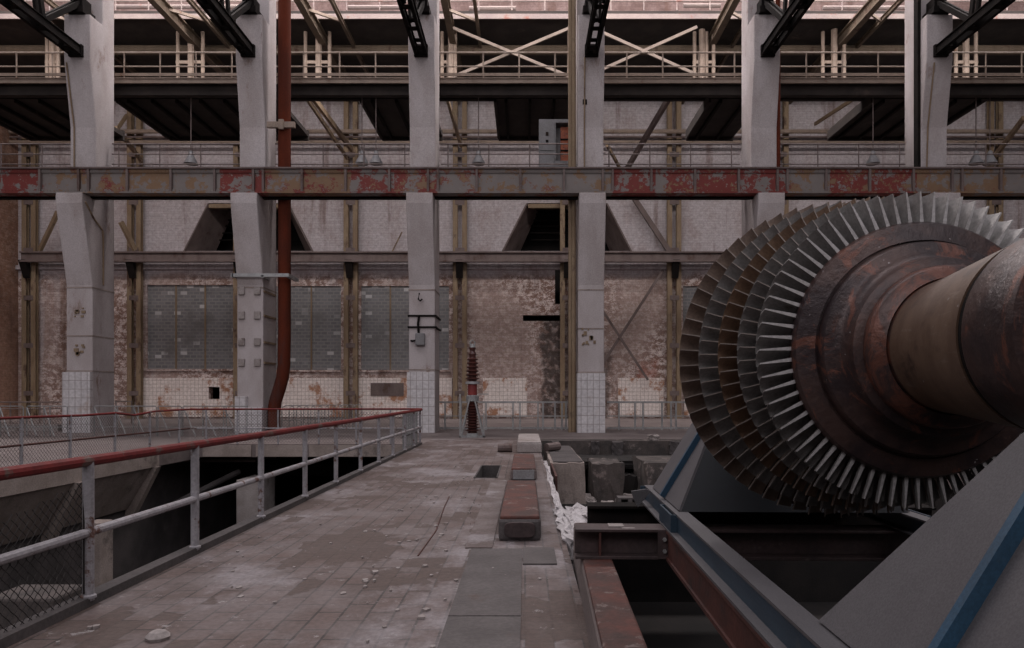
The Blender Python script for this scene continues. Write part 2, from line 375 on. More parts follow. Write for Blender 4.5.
b = MB().box(-40, 40, 50, 50.4, 0, 32); struct(b, 'wall_behind_openings', 'dark_pit')
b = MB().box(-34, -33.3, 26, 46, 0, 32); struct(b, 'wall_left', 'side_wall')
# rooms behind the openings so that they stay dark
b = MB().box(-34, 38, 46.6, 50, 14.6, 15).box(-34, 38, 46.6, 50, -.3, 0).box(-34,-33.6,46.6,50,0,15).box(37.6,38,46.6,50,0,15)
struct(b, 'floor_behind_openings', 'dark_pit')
for i, (a, b_, c, d) in enumerate(wins):
    b = MB().box(ax(a,WY), ax(b_,WY), WY+.12, WY+.25, az(d,WY), az(c,WY))
    w = struct(b, f'window_{i+1}', 'glass_block')
    f = MB()
    for t in (.33, .67):
        x = ax(a,WY)+(ax(b_,WY)-ax(a,WY))*t; f.box(x-.05, x+.05, WY+.06, WY+.12, az(d,WY), az(c,WY))
    build(f, 'window_mullion', 'brown_steel', w)
    f = MB().box(ax(a,WY)-.1, ax(b_,WY)+.1, WY-.12, WY, az(d+2,WY), az(d,WY))
    build(f, 'window_sill', 'back_wall', w)
# tiled dado along the wall foot
b = MB()
for (a, b_) in ((141,208.9),(220.1,236),(246,345),(357,452),(483,527),(618,664),(684,770)):
    b.box(ax(a,WY), ax(b_,WY), WY-.08, WY, .1, az(378,WY))
b.box(ax(208.9,WY), ax(220.1,WY), WY-.08, WY, .1, az(399,WY)).box(ax(208.9,WY), ax(220.1,WY), WY-.08, WY, az(387,WY), az(378,WY))
struct(b, 'trim_tiled_dado', 'dado_tiles')
b = MB().box(ax(371,WY), ax(404,WY), WY-.12, WY-.08, az(396,WY), az(383,WY))
build(b, 'wall_hatch', 'mauve_steel', label='rusty flat rectangular patch on the tiled wall foot under the third glass block window', cat='hatch')
b = MB().box(-34, 38, WY-.25, WY, az(270,WY), az(266,WY)); struct(b, 'trim_wall_ledge', 'back_wall')

# roof slab / upper deck at the back and things under it
UD, UY = 21.5, 37.0
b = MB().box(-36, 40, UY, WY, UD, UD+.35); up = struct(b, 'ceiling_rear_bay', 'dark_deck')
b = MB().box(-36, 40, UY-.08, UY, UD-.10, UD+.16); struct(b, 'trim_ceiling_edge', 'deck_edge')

# ---------------------------------------------------------------- concrete columns
CL = [-18.94, -11.89, -4.80, 2.19, 9.41, 16.50]
CW = 1.08
ordn = ['first', 'second', 'third', 'fourth', 'fifth', 'sixth']
clab = ['whitewashed concrete column with tiled foot and bent conduit, first from the left',
        'pale concrete column with four rows of small brackets beside the rust red pipe',
        'white concrete column with a tiled foot and grey switch box, beside the insulator',
        'white concrete column with rust stains and white tiled foot beside a brown steel strip',
        'pale concrete column rising directly behind the turbine blades',
        'pale concrete column at the far right behind the rotor shaft']
def column(i):
    x0 = CL[i]; x1 = x0+CW
    t = thing('concrete_column', (x0+CW/2, 29.4, 0), clab[i], 'column')
    prof = [(28.9,PIT),(28.9,6.1),(28.22,9.3),(28.22,9.73),(29.15,9.73),(29.15,12.7),(28.75,15.3),(28.75,17.2),(29.6,17.2),(29.6,24),(30.45,24),(30.45,PIT)]
    build(MB().prism(prof, x0, x1, 'x'), 'shaft', 'white_column_paint', t, bevel=.04)
    top = {0:2.5, 1:1.15, 2:2.5, 3:2.45, 4:2.5, 5:2.5}[i]
    m = MB()
    if i == 1: m.box(x0-.02, x0+.45, 28.72, 28.9, 0, 1.5); m.box(x0+.45, x1+.02, 28.72, 28.9, 0, 1.05)
    else: m.box(x0-.04, x1+.02, 28.70, 28.9, 0, top); m.box(x0-.04, x0, 28.9, 30.4, 0, top)
    build(m, 'tiled_foot', 'white_tiles', t)
    m = MB()
    for z in ({0:(6.0,4.0,2.55), 1:(6.0,), 2:(5.9,2.6), 3:(5.9,4.3,2.5), 4:(5.9,4.0), 5:(5.9,4.0)}[i]): m.box(x0-.012, x1+.012, 28.885, 30.46, z-.028, z+.028)
    build(m, 'joint_band', 'hopper_concrete', t)
    return t
cols = [column(i) for i in range(6)]
# fittings fixed to the columns
t = cols[0]; x1 = CL[0]+CW
build(MB().tube([(x1+.03,28.4,9.4),(x1+.03,28.9,8.9),(x1+.03,29.55,8.5),(x1+.03,29.6,8.0),(x1+.03,29.6,6.2)], .035), 'conduit', 'brown_steel', t)
build(MB().tube([(CL[0]+.12,28.72,15.2),(CL[0]+.2,29.1,12.7),(CL[0]+.2,29.1,10.8)], .03), 'conduit', 'brown_steel', t)
t = cols[1]; x0 = CL[1]; x1 = x0+CW
for z in (5.85, 4.85, 3.75, 2.9):
    for x in (x0+.2, x0+.85):
        build(MB().box(x-.13, x+.13, 28.82, 28.9, z-.16, z+.16), 'bracket_plate', 'pale_concrete', t, bevel=.02)
    build(MB().box(x1, x1+.05, 28.95, 30.3, z-.04, z+.04), 'side_strap', 'brown_steel', t)
t = cols[2]; x0 = CL[2]; x1 = x0+CW
for z in (4.83, 4.36): build(MB().box(x0-.04, x1+.06, 28.84, 30.5, z-.035, z+.035), 'steel_band', 'black_steel', t)
sb = build(MB().box(x0+.30, x0+.68, 28.68, 28.9, 3.6, 4.1), 'switch_box', 'cabinet_grey', t, bevel=.03)
build(MB().tube([(x0+.42,28.82,4.1),(x0+.40,28.8,4.5),(x0+.45,28.8,4.85)], .05), 'cable', 'black_steel', sb)
build(MB().tube([(x0+.3,28.8,3.8),(x0+.15,28.8,3.78),(x0+.1,28.85,3.8)], .04), 'cable', 'black_steel', sb)
build(MB().tube([(x0+.45,28.8,5.75),(x0+.42,28.72,5.5),(x0+.5,28.72,5.42),(x0+.57,28.78,5.5)], .035), 'hook', 'black_steel', t)
t = cols[3]; x0 = CL[3]; x1 = x0+CW
build(MB().tube([(x0+.28,29.1,10.8),(x0+.28,29.1,12.7),(x0+.26,28.7,15.4)], .03), 'conduit', 'brown_steel', t)
build(MB().box(x0+.2, x0+.38, 28.98, 29.12, 13.6, 13.8), 'junction_box', 'black_steel', t)
m = MB()
for _ in range(14): m.box(*(lambda x, z, r: (x-r, x+r, 28.86, 28.905, z-r*1.3, z+r*1.3))(x0+random.uniform(.15,.8), random.uniform(3.6,4.4), random.uniform(.02,.07)))
build(m, 'spalled_patch', 'brown_steel', t)
t = cols[0]; m = MB()
for _ in range(16): m.box(*(lambda x, z, r: (x-r*1.4, x+r*1.4, 28.86, 28.905, z-r, z+r))(CL[0]+random.uniform(.3,.75), random.choice((random.uniform(4.7,5.3), random.uniform(3.2,3.8))), random.uniform(.02,.07)))
build(m, 'spalled_patch', 'brown_steel', t)
t = cols[5]; build(MB().tube([(CL[5]+.3,28.72,15.2),(CL[5]+.25,29.1,12.7),(CL[5]+.2,29.1,10.8)], .03), 'conduit', 'brown_steel', t)
build(MB().box(CL[5]-.12, CL[5]+.02, 29.2, 29.5, 9.6, 24), 'steel_strip', 'black_steel', t)

# ---------------------------------------------------------------- crane girder across the columns
GZ0, GZ1, GY = 9.73, 10.78, 28.45
t = thing('crane_girder', (0, GY, GZ0), 'long riveted crane girder with flaking red and grey paint resting on the columns', 'girder')
build(MB().box(-24, 31, GY, GY+.06, GZ0+.05, GZ1-.05), 'web_plate', 'girder_paint', t)
build(MB().box(-24, 31, GY-.16, GY+.5, GZ1-.06, GZ1), 'top_flange', 'mauve_steel', t)
build(MB().box(-24, 31, GY-.16, GY+.60, GZ0, GZ0+.06), 'bottom_flange', 'girder_paint', t)
build(MB().box(-24, 31, GY-.05, GY+.5, GZ1, GZ1+.04), 'crane_rail', 'black_steel', t)
build(MB().box(-24, 31, GY+.36, GY+.60, GZ0-.08, GZ0+.06), 'lower_rail', 'black_steel', t)
build(MB().box(-24, 31, GY-.06, GY, GZ1-.2, GZ1-.06).box(-24, 31, GY-.06, GY, GZ0+.06, GZ0+.18), 'flange_angle', 'girder_paint', t)
x = -23.2
while x < 31:
    pair = any(abs(x-(c+.5)) < .9 for c in CL)
    m = MB()
    for dx in ((-.2,.2) if pair else (0,)): m.box(x+dx-.045, x+dx+.045, GY-.13, GY, GZ0+.06, GZ1-.06)
    build(m, 'stiffener', 'mauve_steel', t); x += 1.77
m = MB()
for i in range(390):                              # rivet heads
    xx = -23.9+i*.141
    for z in (GZ0+.12, GZ1-.13): m.box(xx-.018, xx+.018, GY-.085, GY-.06, z-.018, z+.018)
build(m, 'rivets', 'girder_paint', t, kind='stuff')

# ---------------------------------------------------------------- roof trusses reaching over the turbine hall
tl = ['at the upper left corner ending on the first column', 'ending on the second column above the rust red pipe', 'ending on the third column above the insulator',
      'ending on the fourth column above the grey cabinet', 'ending on the fifth column above the turbine', 'at the upper right ending on the sixth column']
for i in range(6):
    xc = CL[i]+CW/2
    t = thing('roof_truss', (xc, 28.7, 15.5), 'black steel roof truss '+tl[i], 'truss')
    m = MB()
    for s in (-1, 1):
        m.ibeam((xc+s*.2, 17.5, 15.66), (xc+s*.2, 28.72, 15.66), .14, .36, .03)
    build(m, 'bottom_chord', 'black_steel', t)
    for y in (19, 20.5, 22, 23.5, 25, 26.5, 28):
        for z in (15.80, 15.48): build(MB().box(xc-.2, xc+.2, y, y+.25, z, z+.04), 'batten_plate', 'black_steel', t)
    build(MB().box(xc-.28, xc+.28, 28.6, 28.74, 15.42, 15.9), 'end_plate', 'black_steel', t)
    build(MB().box(xc-.36, xc+.36, 28.55, 29.4, 17.2, 17.45).box(xc-.25, xc+.25, 28.7, 29.3, 17.45, 17.9), 'bearing_shoe', 'black_steel', t)
    for (p, q) in (((26.6,15.8),(28.8,17.7)), ((26.6,15.8),(26.0,18.4)), ((23.6,15.8),(26.0,18.4)), ((23.6,15.8),(23.4,18.8)), ((20.6,15.8),(23.4,18.8)), ((25.4,15.8),(25.0,18.6))):
        m = MB()
        for s in (-1, 1): m.bar((xc+s*.11, p[0], p[1]), (xc+s*.11, q[0], q[1]), .1, .2)
        build(m, 'web_member', 'black_steel', t)
    build(MB().bar((xc, 28.9, 18.0), (xc, 18, 19.6), .45, .35), 'top_chord', 'black_steel', t)

# ---------------------------------------------------------------- catwalk high behind the columns
def rail_set(t, x0, x1, y, z0, h, mids, step, mat, r=.03, x_first=None, post_r=None, rail_names=('top_rail','mid_rail')):
    build(MB().tube([(x0,y,z0+h),(x1,y,z0+h)], r, 6), rail_names[0], mat, t)
    for mz in mids: build(MB().tube([(x0,y,z0+mz),(x1,y,z0+mz)], r*.9, 6), rail_names[1], mat, t)
    x = x0+.05 if x_first is None else x_first
    while x <= x1:
        build(MB().tube([(x,y,z0),(x,y,z0+h)], (post_r or r), 6), 'post', mat, t); x += step
KY, KZ = 31.0, 15.55
t = thing('catwalk', (0, KY+1, KZ-.4), 'long high catwalk with beige railing passing behind all the columns', 'catwalk')
build(MB().box(-26, 26, KY, KY+1.9, KZ-.12, KZ), 'deck', 'dark_deck', t)
build(MB().box(-26, 26, KY-.1, KY, KZ-.22, KZ-.02).box(-26, 26, KY-.16, KY+.04, KZ-.04, KZ-.0), 'edge_beam', 'beige_paint', t)
build(MB().box(-26, 26, KY-.02, KY+.02, KZ+.13, KZ+.26), 'toe_board', 'beige_paint', t)
build(MB().box(-26, 26, KY+.2, KY+.5, KZ-.62, KZ-.12).box(-26, 26, KY+1.6, KY+1.8, KZ-.24, KZ-.12), 'bearer_beam', 'dark_deck', t)
rail_set(t, -26, 26, KY, KZ, 1.17, (.55,), 1.59, 'beige_paint', .035, -25.7)

# dark platforms hanging behind the catwalk
plats = [(-25.2,-20.4,'dark platform underside seen at the far left behind the first column'),
         (-18.07,-11.0,'wide dark platform underside between the first and second columns'),
         (-7.26,-4.2,'dark platform underside just left of the third column'),
         (-1.33,2.3,'dark platform underside above the grey cabinet'),
         (8.2,10.6,'dark platform underside just left of the fifth column'),
         (15.4,20.6,'dark platform underside passing behind the sixth column')]
for i, (x0, x1, lab) in enumerate(plats):
    x0, x1 = x0*1.03, x1*1.03
    t = thing('platform', ((x0+x1)/2, 34, 14.6), lab, 'platform')
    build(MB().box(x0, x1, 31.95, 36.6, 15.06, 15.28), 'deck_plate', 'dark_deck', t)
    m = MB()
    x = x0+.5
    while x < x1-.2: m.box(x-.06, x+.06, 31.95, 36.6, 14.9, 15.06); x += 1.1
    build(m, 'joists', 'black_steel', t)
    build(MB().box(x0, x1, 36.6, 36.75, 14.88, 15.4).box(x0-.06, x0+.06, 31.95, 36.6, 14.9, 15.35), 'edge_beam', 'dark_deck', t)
# framed wall hood seen through each bay: a beam over the rear columns
b = MB().box(-36, 40, 37.9, 38.3, 18.0, 18.5)
build(b, 'long_beam', 'dark_deck', label='dark longitudinal steel beam carrying the row of beige pipe posts above the catwalk', cat='beam')

# depth beams and pipe posts above the catwalk
bay = ['left of the first column', 'between the first and second columns', 'between the second and third columns', 'right of the third column', 'left of the fifth column', 'between the fifth and sixth columns', 'right of the sixth column']
for i, xc in enumerate([-25.47, -18.4, -11.35, -4.26, 9.87, 16.9]):
    t = thing('roof_beam', (xc+.35, 31, 20.6), 'pair of brown steel roof beams slanting back in view '+['at the far left of the roof', 'above the wide dark platform', 'right of the second column', 'right of the third column', 'left of the fifth column', 'left of the sixth column'][i], 'beam')
    build(MB().ibeam((xc+.35, 30.5, 20.9), (xc+.35, 45.9, 20.9), .34, .62, .05), 'main_beam', 'dull_brown_steel', t)
    build(MB().ibeam((xc+1.75, 30.5, 21.15), (xc+1.75, 45.9, 21.15), .16, .26, .03), 'side_beam', 'dull_brown_steel', t)
    for y in (31.5, 33.5, 35.5): build(MB().bar((xc+.35, y, 21.1), (xc+1.75, y+1.2, 21.15), .1, .14), 'cross_tie', 'beige_paint', t)
PXS = [(46,51.5,57), (177,190,202), (305,318,329), (442,451,455), (695,702.5,707,714), (823.6,835,845), (957,967,977)]
for i, g in enumerate(PXS):
    t = thing('post_cluster', (ax(g[1],38), 38.1, 18.5), 'cluster of beige pipe posts standing above the catwalk '+bay[i], 'posts')
    for k, x in enumerate(g):
        big = k == 1
        build(MB().tube([(ax(x,38),38.1,18.5),(ax(x,38),38.1, 21.42 if big else az(31,38))], .17 if big else .10, 8), 'pipe_post', 'beige_paint', t)
    build(MB().box(ax(g[0],38)-.1, ax(g[-1],38)+.1, 38.05, 38.15, az(63,38), az(60,38)), 'tie_plate', 'beige_paint', t)
for i, (xa, xb, lab) in enumerate(((453,570,'pale steel cross brace above the catwalk between the third and fourth columns'), (590,697,'pale steel cross brace above the catwalk right of the fourth column'))):
    t = thing('cross_brace', (ax((xa+xb)/2,38), 38, 18.5), lab, 'brace')
    ya = (25, 77) if i == 0 else (24, 75)
    build(MB().bar(at(xa,ya[0]+3,36.6), at(xb,ya[1],36.6), .1, .15), 'diagonal', 'brace_paint', t)
    build(MB().bar(at(xa,ya[1],36.75), at(xb,ya[0]+3,36.75), .1, .15), 'diagonal', 'brace_paint', t)
b = MB().tube([at(570,76,38.1), at(570,30,38.1)], .15, 8)
build(b, 'pipe_post', 'beige_paint', label='single beige pipe post above the catwalk beside the fourth column', cat='post')
b = MB().tube([(-36,39.6,21.05),(40,39.6,21.05)], .26, 10)
build(b, 'ceiling_pipe', 'dull_brown_steel', smooth=True, label='long yellowish brown pipe under the dark rear ceiling', cat='pipe')
# railing on the upper deck edge
t = thing('upper_railing', (0, UY+.1, UD+.42), 'pale railing along the edge of the topmost deck', 'railing')
rail_set(t, -34, 38, UY+.1, UD+.42, 1.0, (.5,), 1.75, 'deck_edge', .035)
for i, (x0, x1, h) in enumerate(((-22,-14,.5), (-9.5,-5,.45), (-3.0,-.5,.35), (8.5,10.5,.6), (16,22,.4))):
    build(MB().tube([(x0,UY+.6,UD+.6+h*.6),(x1,UY+.6,UD+.6+h*.6)], .12, 8).box(x0,x1,UY+.5,UY+.8,UD+.35,UD+.55), 'pipe_run', 'deck_edge', smooth=True,
          label='pale pipe run lying on the topmost deck '+['above the wide dark platform','between the second and third columns','right of the third column','left of the fifth column','behind the sixth column'][i], cat='pipe')

# walkway and railing at girder level
b = MB().box(-26, 26, 30.5, 32.2, 10.75, 10.95)
build(b, 'girder_walkway', 'dark_deck', label='dark narrow walkway slab just behind the crane girder', cat='walkway')
segs = [(-24.5,-19.2),(-17.7,-12.0),(-10.7,-4.95),(-3.6,2.0),(3.3,9.2),(10.5,16.3),(17.7,25)]
for i, (x0, x1) in enumerate(segs):
    t = thing('girder_railing', ((x0+x1)/2, 30.0, 10.9), 'thin mauve railing on top of the crane girder '+['left of the first column','between the first and second columns','between the second and third columns','between the third and fourth columns','between the fourth and fifth columns','between the fifth and sixth columns','right of the sixth column'][i], 'railing')
    build(MB().box(x0, x1, 29.9, 30.1, 10.7, 10.9), 'base_angle', 'mauve_steel', t)
    rail_set(t, x0, x1, 30.0, 10.9, 1.42, (.98,.55), 1.75, 'mauve_rail_paint', .028, x0+.3)

# grey control cabinet on that walkway
cx0, cx1 = ax(539,31.2), ax(571,31.2)
t = thing('control_cabinet', ((cx0+cx1)/2, 31.5, 10.95), 'grey control cabinet with an open orange compartment behind the girder railing', 'cabinet')
m = MB().box(cx0, cx1-.68, 31.2, 31.9, 10.95, 13.85).box(cx1-.05, cx1, 31.2, 31.9, 10.95, 13.85).box(cx1-.68, cx1-.05, 31.2, 31.9, 10.95, 12.0).box(cx1-.68, cx1-.05, 31.2, 31.9, 13.7, 13.85).box(cx1-.68, cx1-.05, 31.75, 31.9, 12.0, 13.7)
build(m, 'body', 'cabinet_grey', t)
build(MB().box(cx1-.45, cx1-.08, 31.45, 31.75, 12.05, 13.6), 'orange_compartment', 'cabinet_orange', t)
build(MB().box(cx1-.45, cx1-.08, 31.40, 31.45, 12.5, 12.56).box(cx1-.45, cx1-.08, 31.40, 31.45, 13.0, 13.06), 'shelf', 'black_steel', t)
build(MB().box(cx0+.06, cx1-.75, 31.16, 31.2, 11.1, 12.35).box(cx0+.06, cx1-.75, 31.16, 31.2, 12.45, 13.75), 'door', 'cabinet_grey', t)
build(MB().box(cx0+.3, cx0+.42, 31.12, 31.16, 13.1, 13.25).box(cx0+.3, cx0+.42, 31.12, 31.16, 12.8, 12.9), 'gauge', 'black_steel', t)

# pendant lamps hung from the catwalk
def lamp(x, ytop, label):
    p = at(x, 165, 31.8)
    t = thing('pendant_lamp', (p.x, 31.8, p.z), label, 'lamp')
    z0 = az(164,31.8)
    build(MB().lathe([(0,.30),(.06,.29),(.3,.17),(.42,.11),(.56,.10),(.60,.05)], (p.x,31.8,z0), 'z', 16), 'lamp_shade', 'lamp_grey', t, smooth=True)
    build(MB().tube([(p.x,31.8,z0+.58),(p.x,31.8,KZ-.12)], .025, 6), 'rod', 'mauve_rail_paint', t)
    return t
for x, lab in ((191,'grey bell shaped lamp hanging between the first and second columns'), (362,'grey bell shaped lamp left of the third column, left one of its pair'), (376,'grey bell shaped lamp left of the third column, right one of its pair'),
               (478.5,'grey bell shaped lamp hanging between the third column and the grey cabinet'), (873,'grey bell shaped lamp hanging left of the sixth column'),
               (976,'grey bell shaped lamp right of the sixth column, left one of its pair'), (990,'grey bell shaped lamp right of the sixth column, right one of its pair')):
    lamp(x, 100, lab)

# ---------------------------------------------------------------- steelwork on the back wall
posts = [(30,'beside the orange brick wall at the far left'), (135,'left of the first glass block window'), (241,'behind the second concrete column'), (351,'between the second and third glass block windows'),
         (460,'just behind the insulator'), (567,'behind the fourth concrete column'), (674,'behind the left edge of the turbine blades'), (781,'behind the fifth concrete column'), (995,'above the rotor shaft at the far right')]
for i, (x, lab) in enumerate(posts):
    xc = ax(x, 45.6)
    t = thing('wall_post', (xc, 45.6, 0), 'paired brown steel wall post '+lab, 'post')
    for s in (-1, 1): build(MB().ibeam((xc+s*.30,45.6,0.), (xc+s*.30,45.6,21.4), .30, .30, .05, (0,1,0)), 'channel', 'brown_steel', t)
    z = 1.5
    while z < 20: build(MB().box(xc-.3, xc+.3, 45.42, 45.46, z, z+.3), 'batten_plate', 'mauve_steel', t); z += 3.1
    build(MB().prism([(45.3,9.1),(45.3,10.2),(44.8,10.2)], xc-.22, xc+.22, 'x'), 'knee_bracket', 'black_steel', t)
b = MB().ibeam((ax(22,45),44.95,az(257,44.95)), (38,44.95,az(257,44.95)), .4, .66, .09)
build(b, 'wall_beam', 'mauve_steel', label='long horizontal steel beam along the back wall above the windows', cat='beam')
for y, r, mat, lab in ((131.5,.14,'beige_paint','thick beige pipe along the back wall under the catwalk, uppermost of three'), (137,.06,'mauve_steel','thin brown pipe along the back wall, middle one of three'), (142,.11,'beige_paint','beige pipe along the back wall, lowest of three')):
    z = az(y, 45.1); build(MB().tube([(-33.2,45.1,z),(38,45.1,z)], r, 8), 'wall_pipe', mat, smooth=True, label=lab, cat='pipe')
def brace(p, q, w, lab, mat='brown_steel'):
    build(MB().bar(p, q, w*.6, w), 'diagonal_brace', mat, label=lab, cat='brace')
brace(at(303,84,34), at(352,150,45), .30, 'brown diagonal strut below the catwalk left of the two lamps, upper one of two')
brace(at(300,88,34), at(347,158,44.6), .22, 'brown diagonal strut below the catwalk left of the two lamps, lower one of two')
brace(at(442,80,34), at(461,146,45), .25, 'brown diagonal strut below the catwalk right of the third column')
brace(at(669,98,39), at(625,172,44.5), .34, 'brown diagonal strut below the catwalk right of the fourth column', 'mauve_steel')
brace(at(607,145,40), at(622,172,44.8), .22, 'short diagonal strut touching the right side of the fourth column behind the girder')
brace(at(855,98,40), at(815,124,45), .2, 'brown diagonal strut below the catwalk left of the sixth column, upper one of two')
brace(at(872,100,40), at(835,136,45), .26, 'brown diagonal strut below the catwalk left of the sixth column, lower one of two')
brace(at(116,128,40), at(141,160,45.2), .25, 'brown diagonal strut right of the first column below the catwalk')
brace(at(127,115,45), at(114,134,44), .2, 'small diagonal strut at the corner of the wide dark platform')
brace(at(1024,118,41), at(992,160,45), .3, 'brown diagonal strut at the far right below the catwalk')
t = thing('wall_cross_brace', at(630,380,45.3), 'thin steel cross brace on the brick wall right of the fourth column', 'brace')
build(MB().bar(at(663,270,45.5), at(600,368,45.5), .08, .17), 'diagonal', 'mauve_steel', t)
build(MB().bar(at(597,302,45.4), at(648,380,45.4), .08, .15), 'diagonal', 'mauve_steel', t)
brace(at(634,198,45.4), at(671,254,45.4), .32, 'diagonal strut on the white upper wall right of the fourth column', 'mauve_steel')
brace(at(58,212,44), at(40,250,45), .3, 'diagonal strut on the wall left of the first column above the wall beam')
brace(at(121,222,44), at(135,250,45), .3, 'diagonal strut on the wall right of the first column above the wall beam')
brace(at(402,232,45.6), at(392,252,45.6), .08, 'thin cable end above the wall beam left of the third column')
# hood frames and bars in the two bunker openings
for xc, nm in ((248,'behind the second column'), (567,'behind the fourth column')):
    t = thing('bunker_hood', at(xc,251,45.9), 'dark trapezium bunker opening with sloping jambs '+nm, 'hood')
    for s in (-1, 1):
        m = MB(); p, q = at(xc+s*64,252,45.9), at(xc+s*39,203,45.9); p2 = p+Vector((-s*.9,.0,0)); q2 = q+Vector((-s*.7,0,0))
        m.add([p,q,q2+Vector((0,2.2,0)),p2+Vector((0,2.2,0))]+[v+Vector((s*.12,.05,0)) for v in (p,q,q2+Vector((0,2.2,0)),p2+Vector((0,2.2,0)))],
              [(0,1,2,3),(7,6,5,4),(0,4,5,1),(1,5,6,2),(2,6,7,3),(3,7,4,0)])
        build(m, 'sloping_jamb', 'mauve_steel', t)
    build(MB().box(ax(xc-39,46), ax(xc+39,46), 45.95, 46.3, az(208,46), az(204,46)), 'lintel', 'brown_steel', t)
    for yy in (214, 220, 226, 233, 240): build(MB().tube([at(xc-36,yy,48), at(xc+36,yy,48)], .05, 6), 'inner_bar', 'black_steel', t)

# ---------------------------------------------------------------- rust-red pipe and brown downpipes
t = thing('drain_pipe', (ax(273,29.2), 29.3, 0), 'tall rust red drain pipe bending at its foot beside the second column', 'pipe')
Y = 29.35; R_ = .26
pts = [at(284.5,-120,Y), at(284.5,10,Y), at(284.5,190,Y), at(284.5,330,Y), at(284,365,Y), at(282.5,378,Y), at(279,390,Y), at(275.5,401,Y), at(274,412,Y)]
pts.append(Vector((pts[-1].x, Y, 0)))
build(MB().tube(pts, R_, 14), 'pipe_run', 'rust_pipe_paint', t, smooth=True)
m = MB()
for yy in (278,):
    z = az(yy,Y); m.box(CL[1]-.1, pts[0].x+.42, 28.62, 28.72, z-.07, z+.07).box(pts[0].x+.28, pts[0].x+.42, 28.72, 29.9, z-.07, z+.07).box(CL[1]-.15, CL[1]-.05, 28.62, 29.4, z-.07, z+.07).box(CL[1]+CW+.02, CL[1]+CW+.12, 28.62, 29.4, z-.1, z)
build(m, 'clamp_bracket', 'galvanised', t)
z = az(128,Y); build(MB().box(pts[0].x-.6, pts[0].x+.55, 28.95, 29.1, z-.12, z+.12).box(pts[0].x-.1, pts[0].x+.1, 28.9, 29.0, z-.2, z+.2), 'upper_clamp', 'beige_paint', t)
b = MB().tube([(ax(573.5,29.2),29.3,0),(ax(573.5,29.2),29.3,20.5)], .11, 10).box(ax(571.5,29.2)-.12, ax(571.5,29.2)-.02, 29.2, 29.5, 0, 20)
build(b, 'steel_strip', 'brown_steel', label='narrow brown steel strip running up the left side of the fourth column', cat='post')
b = MB().tube([(CL[4]+CW+.1,29.3,9.7),(CL[4]+CW+.1,29.3,20.5)], .10, 10)
build(b, 'riser_pipe', 'rust_pipe_paint', label='thin rust red riser pipe on the right side of the fifth column above the girder', cat='pipe')
build(MB().tube([(CL[0]+.02-.1,29.3,9.7),(CL[0]-.08,29.3,9.72)], .02, 6) if False else MB().box(CL[1]-.16, CL[1]-.04, 29.3, 29.42, 0, 7.4), 'steel_strip', 'brown_steel', label='narrow brown steel strip down the left side of the second column', cat='post')

# ---------------------------------------------------------------- railings
RX = WALK_L
t = thing('walkway_railing', (RX, 12, 0), 'grey tube railing with worn red top rail along the open pit beside the walkway', 'railing')
m = MB().tube([(RX,1.5,1.10),(RX,8.0,1.09),(RX,15,1.09),(RX,FAR-.1,1.10)], .042, 10)
build(m, 'top_rail', 'red_rail_paint', t, smooth=True)
build(MB().tube([(RX,1.5,.56),(RX,8.0,.55),(RX,15,.56),(RX,FAR-.1,.56)], .034, 10), 'mid_rail', 'grey_rail_paint', t, smooth=True)
for y in (3.55, 5.29, 7.0, 8.75, 10.5, 12.22, 14.05, 15.8, 17.5, 19.25, 20.8, 22.0):
    m = MB().tube([(RX,y,.04),(RX,y,1.09)], .040 if y < 8 else .038, 10).lathe([(0,.055),(.02,.055),(.03,.04)], (RX,y,.06), 'z', 12)
    build(m, 'post', 'grey_rail_paint', t, smooth=True)
def chain_link(p0, p1, zb, ztop, cell, r):
    """wires of a chain-link panel between two plan points"""
    m = MB(); p0, p1 = Vector(p0), Vector(p1); L = (p1-p0).length; d = (p1-p0)/L
    H = max(ztop(0.), ztop(1.))-zb; k = -int(H/cell)-1
    while k*cell < L+H:
        for sgn in (1, -1):
            pts = []
            for j in range(int(H/(cell*.5))+1):
                h = j*cell*.5; u = k*cell+sgn*h + (0 if sgn > 0 else H)
                if 0 <= u <= L and h <= ztop(u/L)-zb: pts.append(p0+d*u+Vector((0,0,zb+h))+Vector((d.y,-d.x,0))*(r*.9*(1 if (j+(sgn>0))%2 else -1)))
            if len(pts) > 1: m.tube(pts, r, 4)
        k += 1
    return m
m = chain_link((RX-.03,2.2,0), (RX-.045,5.36,0), .03, lambda u: .86-.16*math.sin(PI*min(1,max(0,u)))+.10*u, .075, .0034)
build(m, 'chain_link_mesh', 'wire', t)
build(MB().tube([(RX-.02,5.27,.95),(RX-.01,5.25,.6),(RX-.01,5.25,.1)], .008, 6), 'tie_wire', 'wire', t)

LX = -10.72
t = thing('far_railing', (LX, 18, 0), 'thin red topped chain-link railing on the far side of the pit', 'railing')
m = MB().tube([(LX,9.5,1.11),(LX,15,1.10),(LX,17.0,1.08),(LX,18.3,1.10),(LX,19.2,1.02),(LX,20.3,1.10),(LX,FAR,1.11)], .03, 8)
build(m, 'top_rail', 'red_rail_paint', t, smooth=True)
build(MB().tube([(LX,FAR,1.11),(RX,FAR,1.12)], .03, 8), 'top_rail', 'red_rail_paint', t, smooth=True)
build(MB().tube([(LX,9.5,.52),(LX,FAR,.5)], .024, 8), 'mid_rail', 'red_primer_steel', t)
build(MB().tube([(LX,FAR,.5),(RX,FAR,.5)], .024, 8), 'mid_rail', 'grey_rail_paint', t)
for y in (11.6, 13.2, 14.9, 16.5, 18.3, 20.0, 21.7): build(MB().tube([(LX,y,0),(LX,y,1.1)], .035, 8), 'post', 'grey_rail_paint', t)
for x in (-10.2, -9.2, -7.9, -6.6, -5.4, -4.3): build(MB().tube([(x,FAR,0),(x,FAR,1.1)], .03, 8), 'post', 'grey_rail_paint', t)
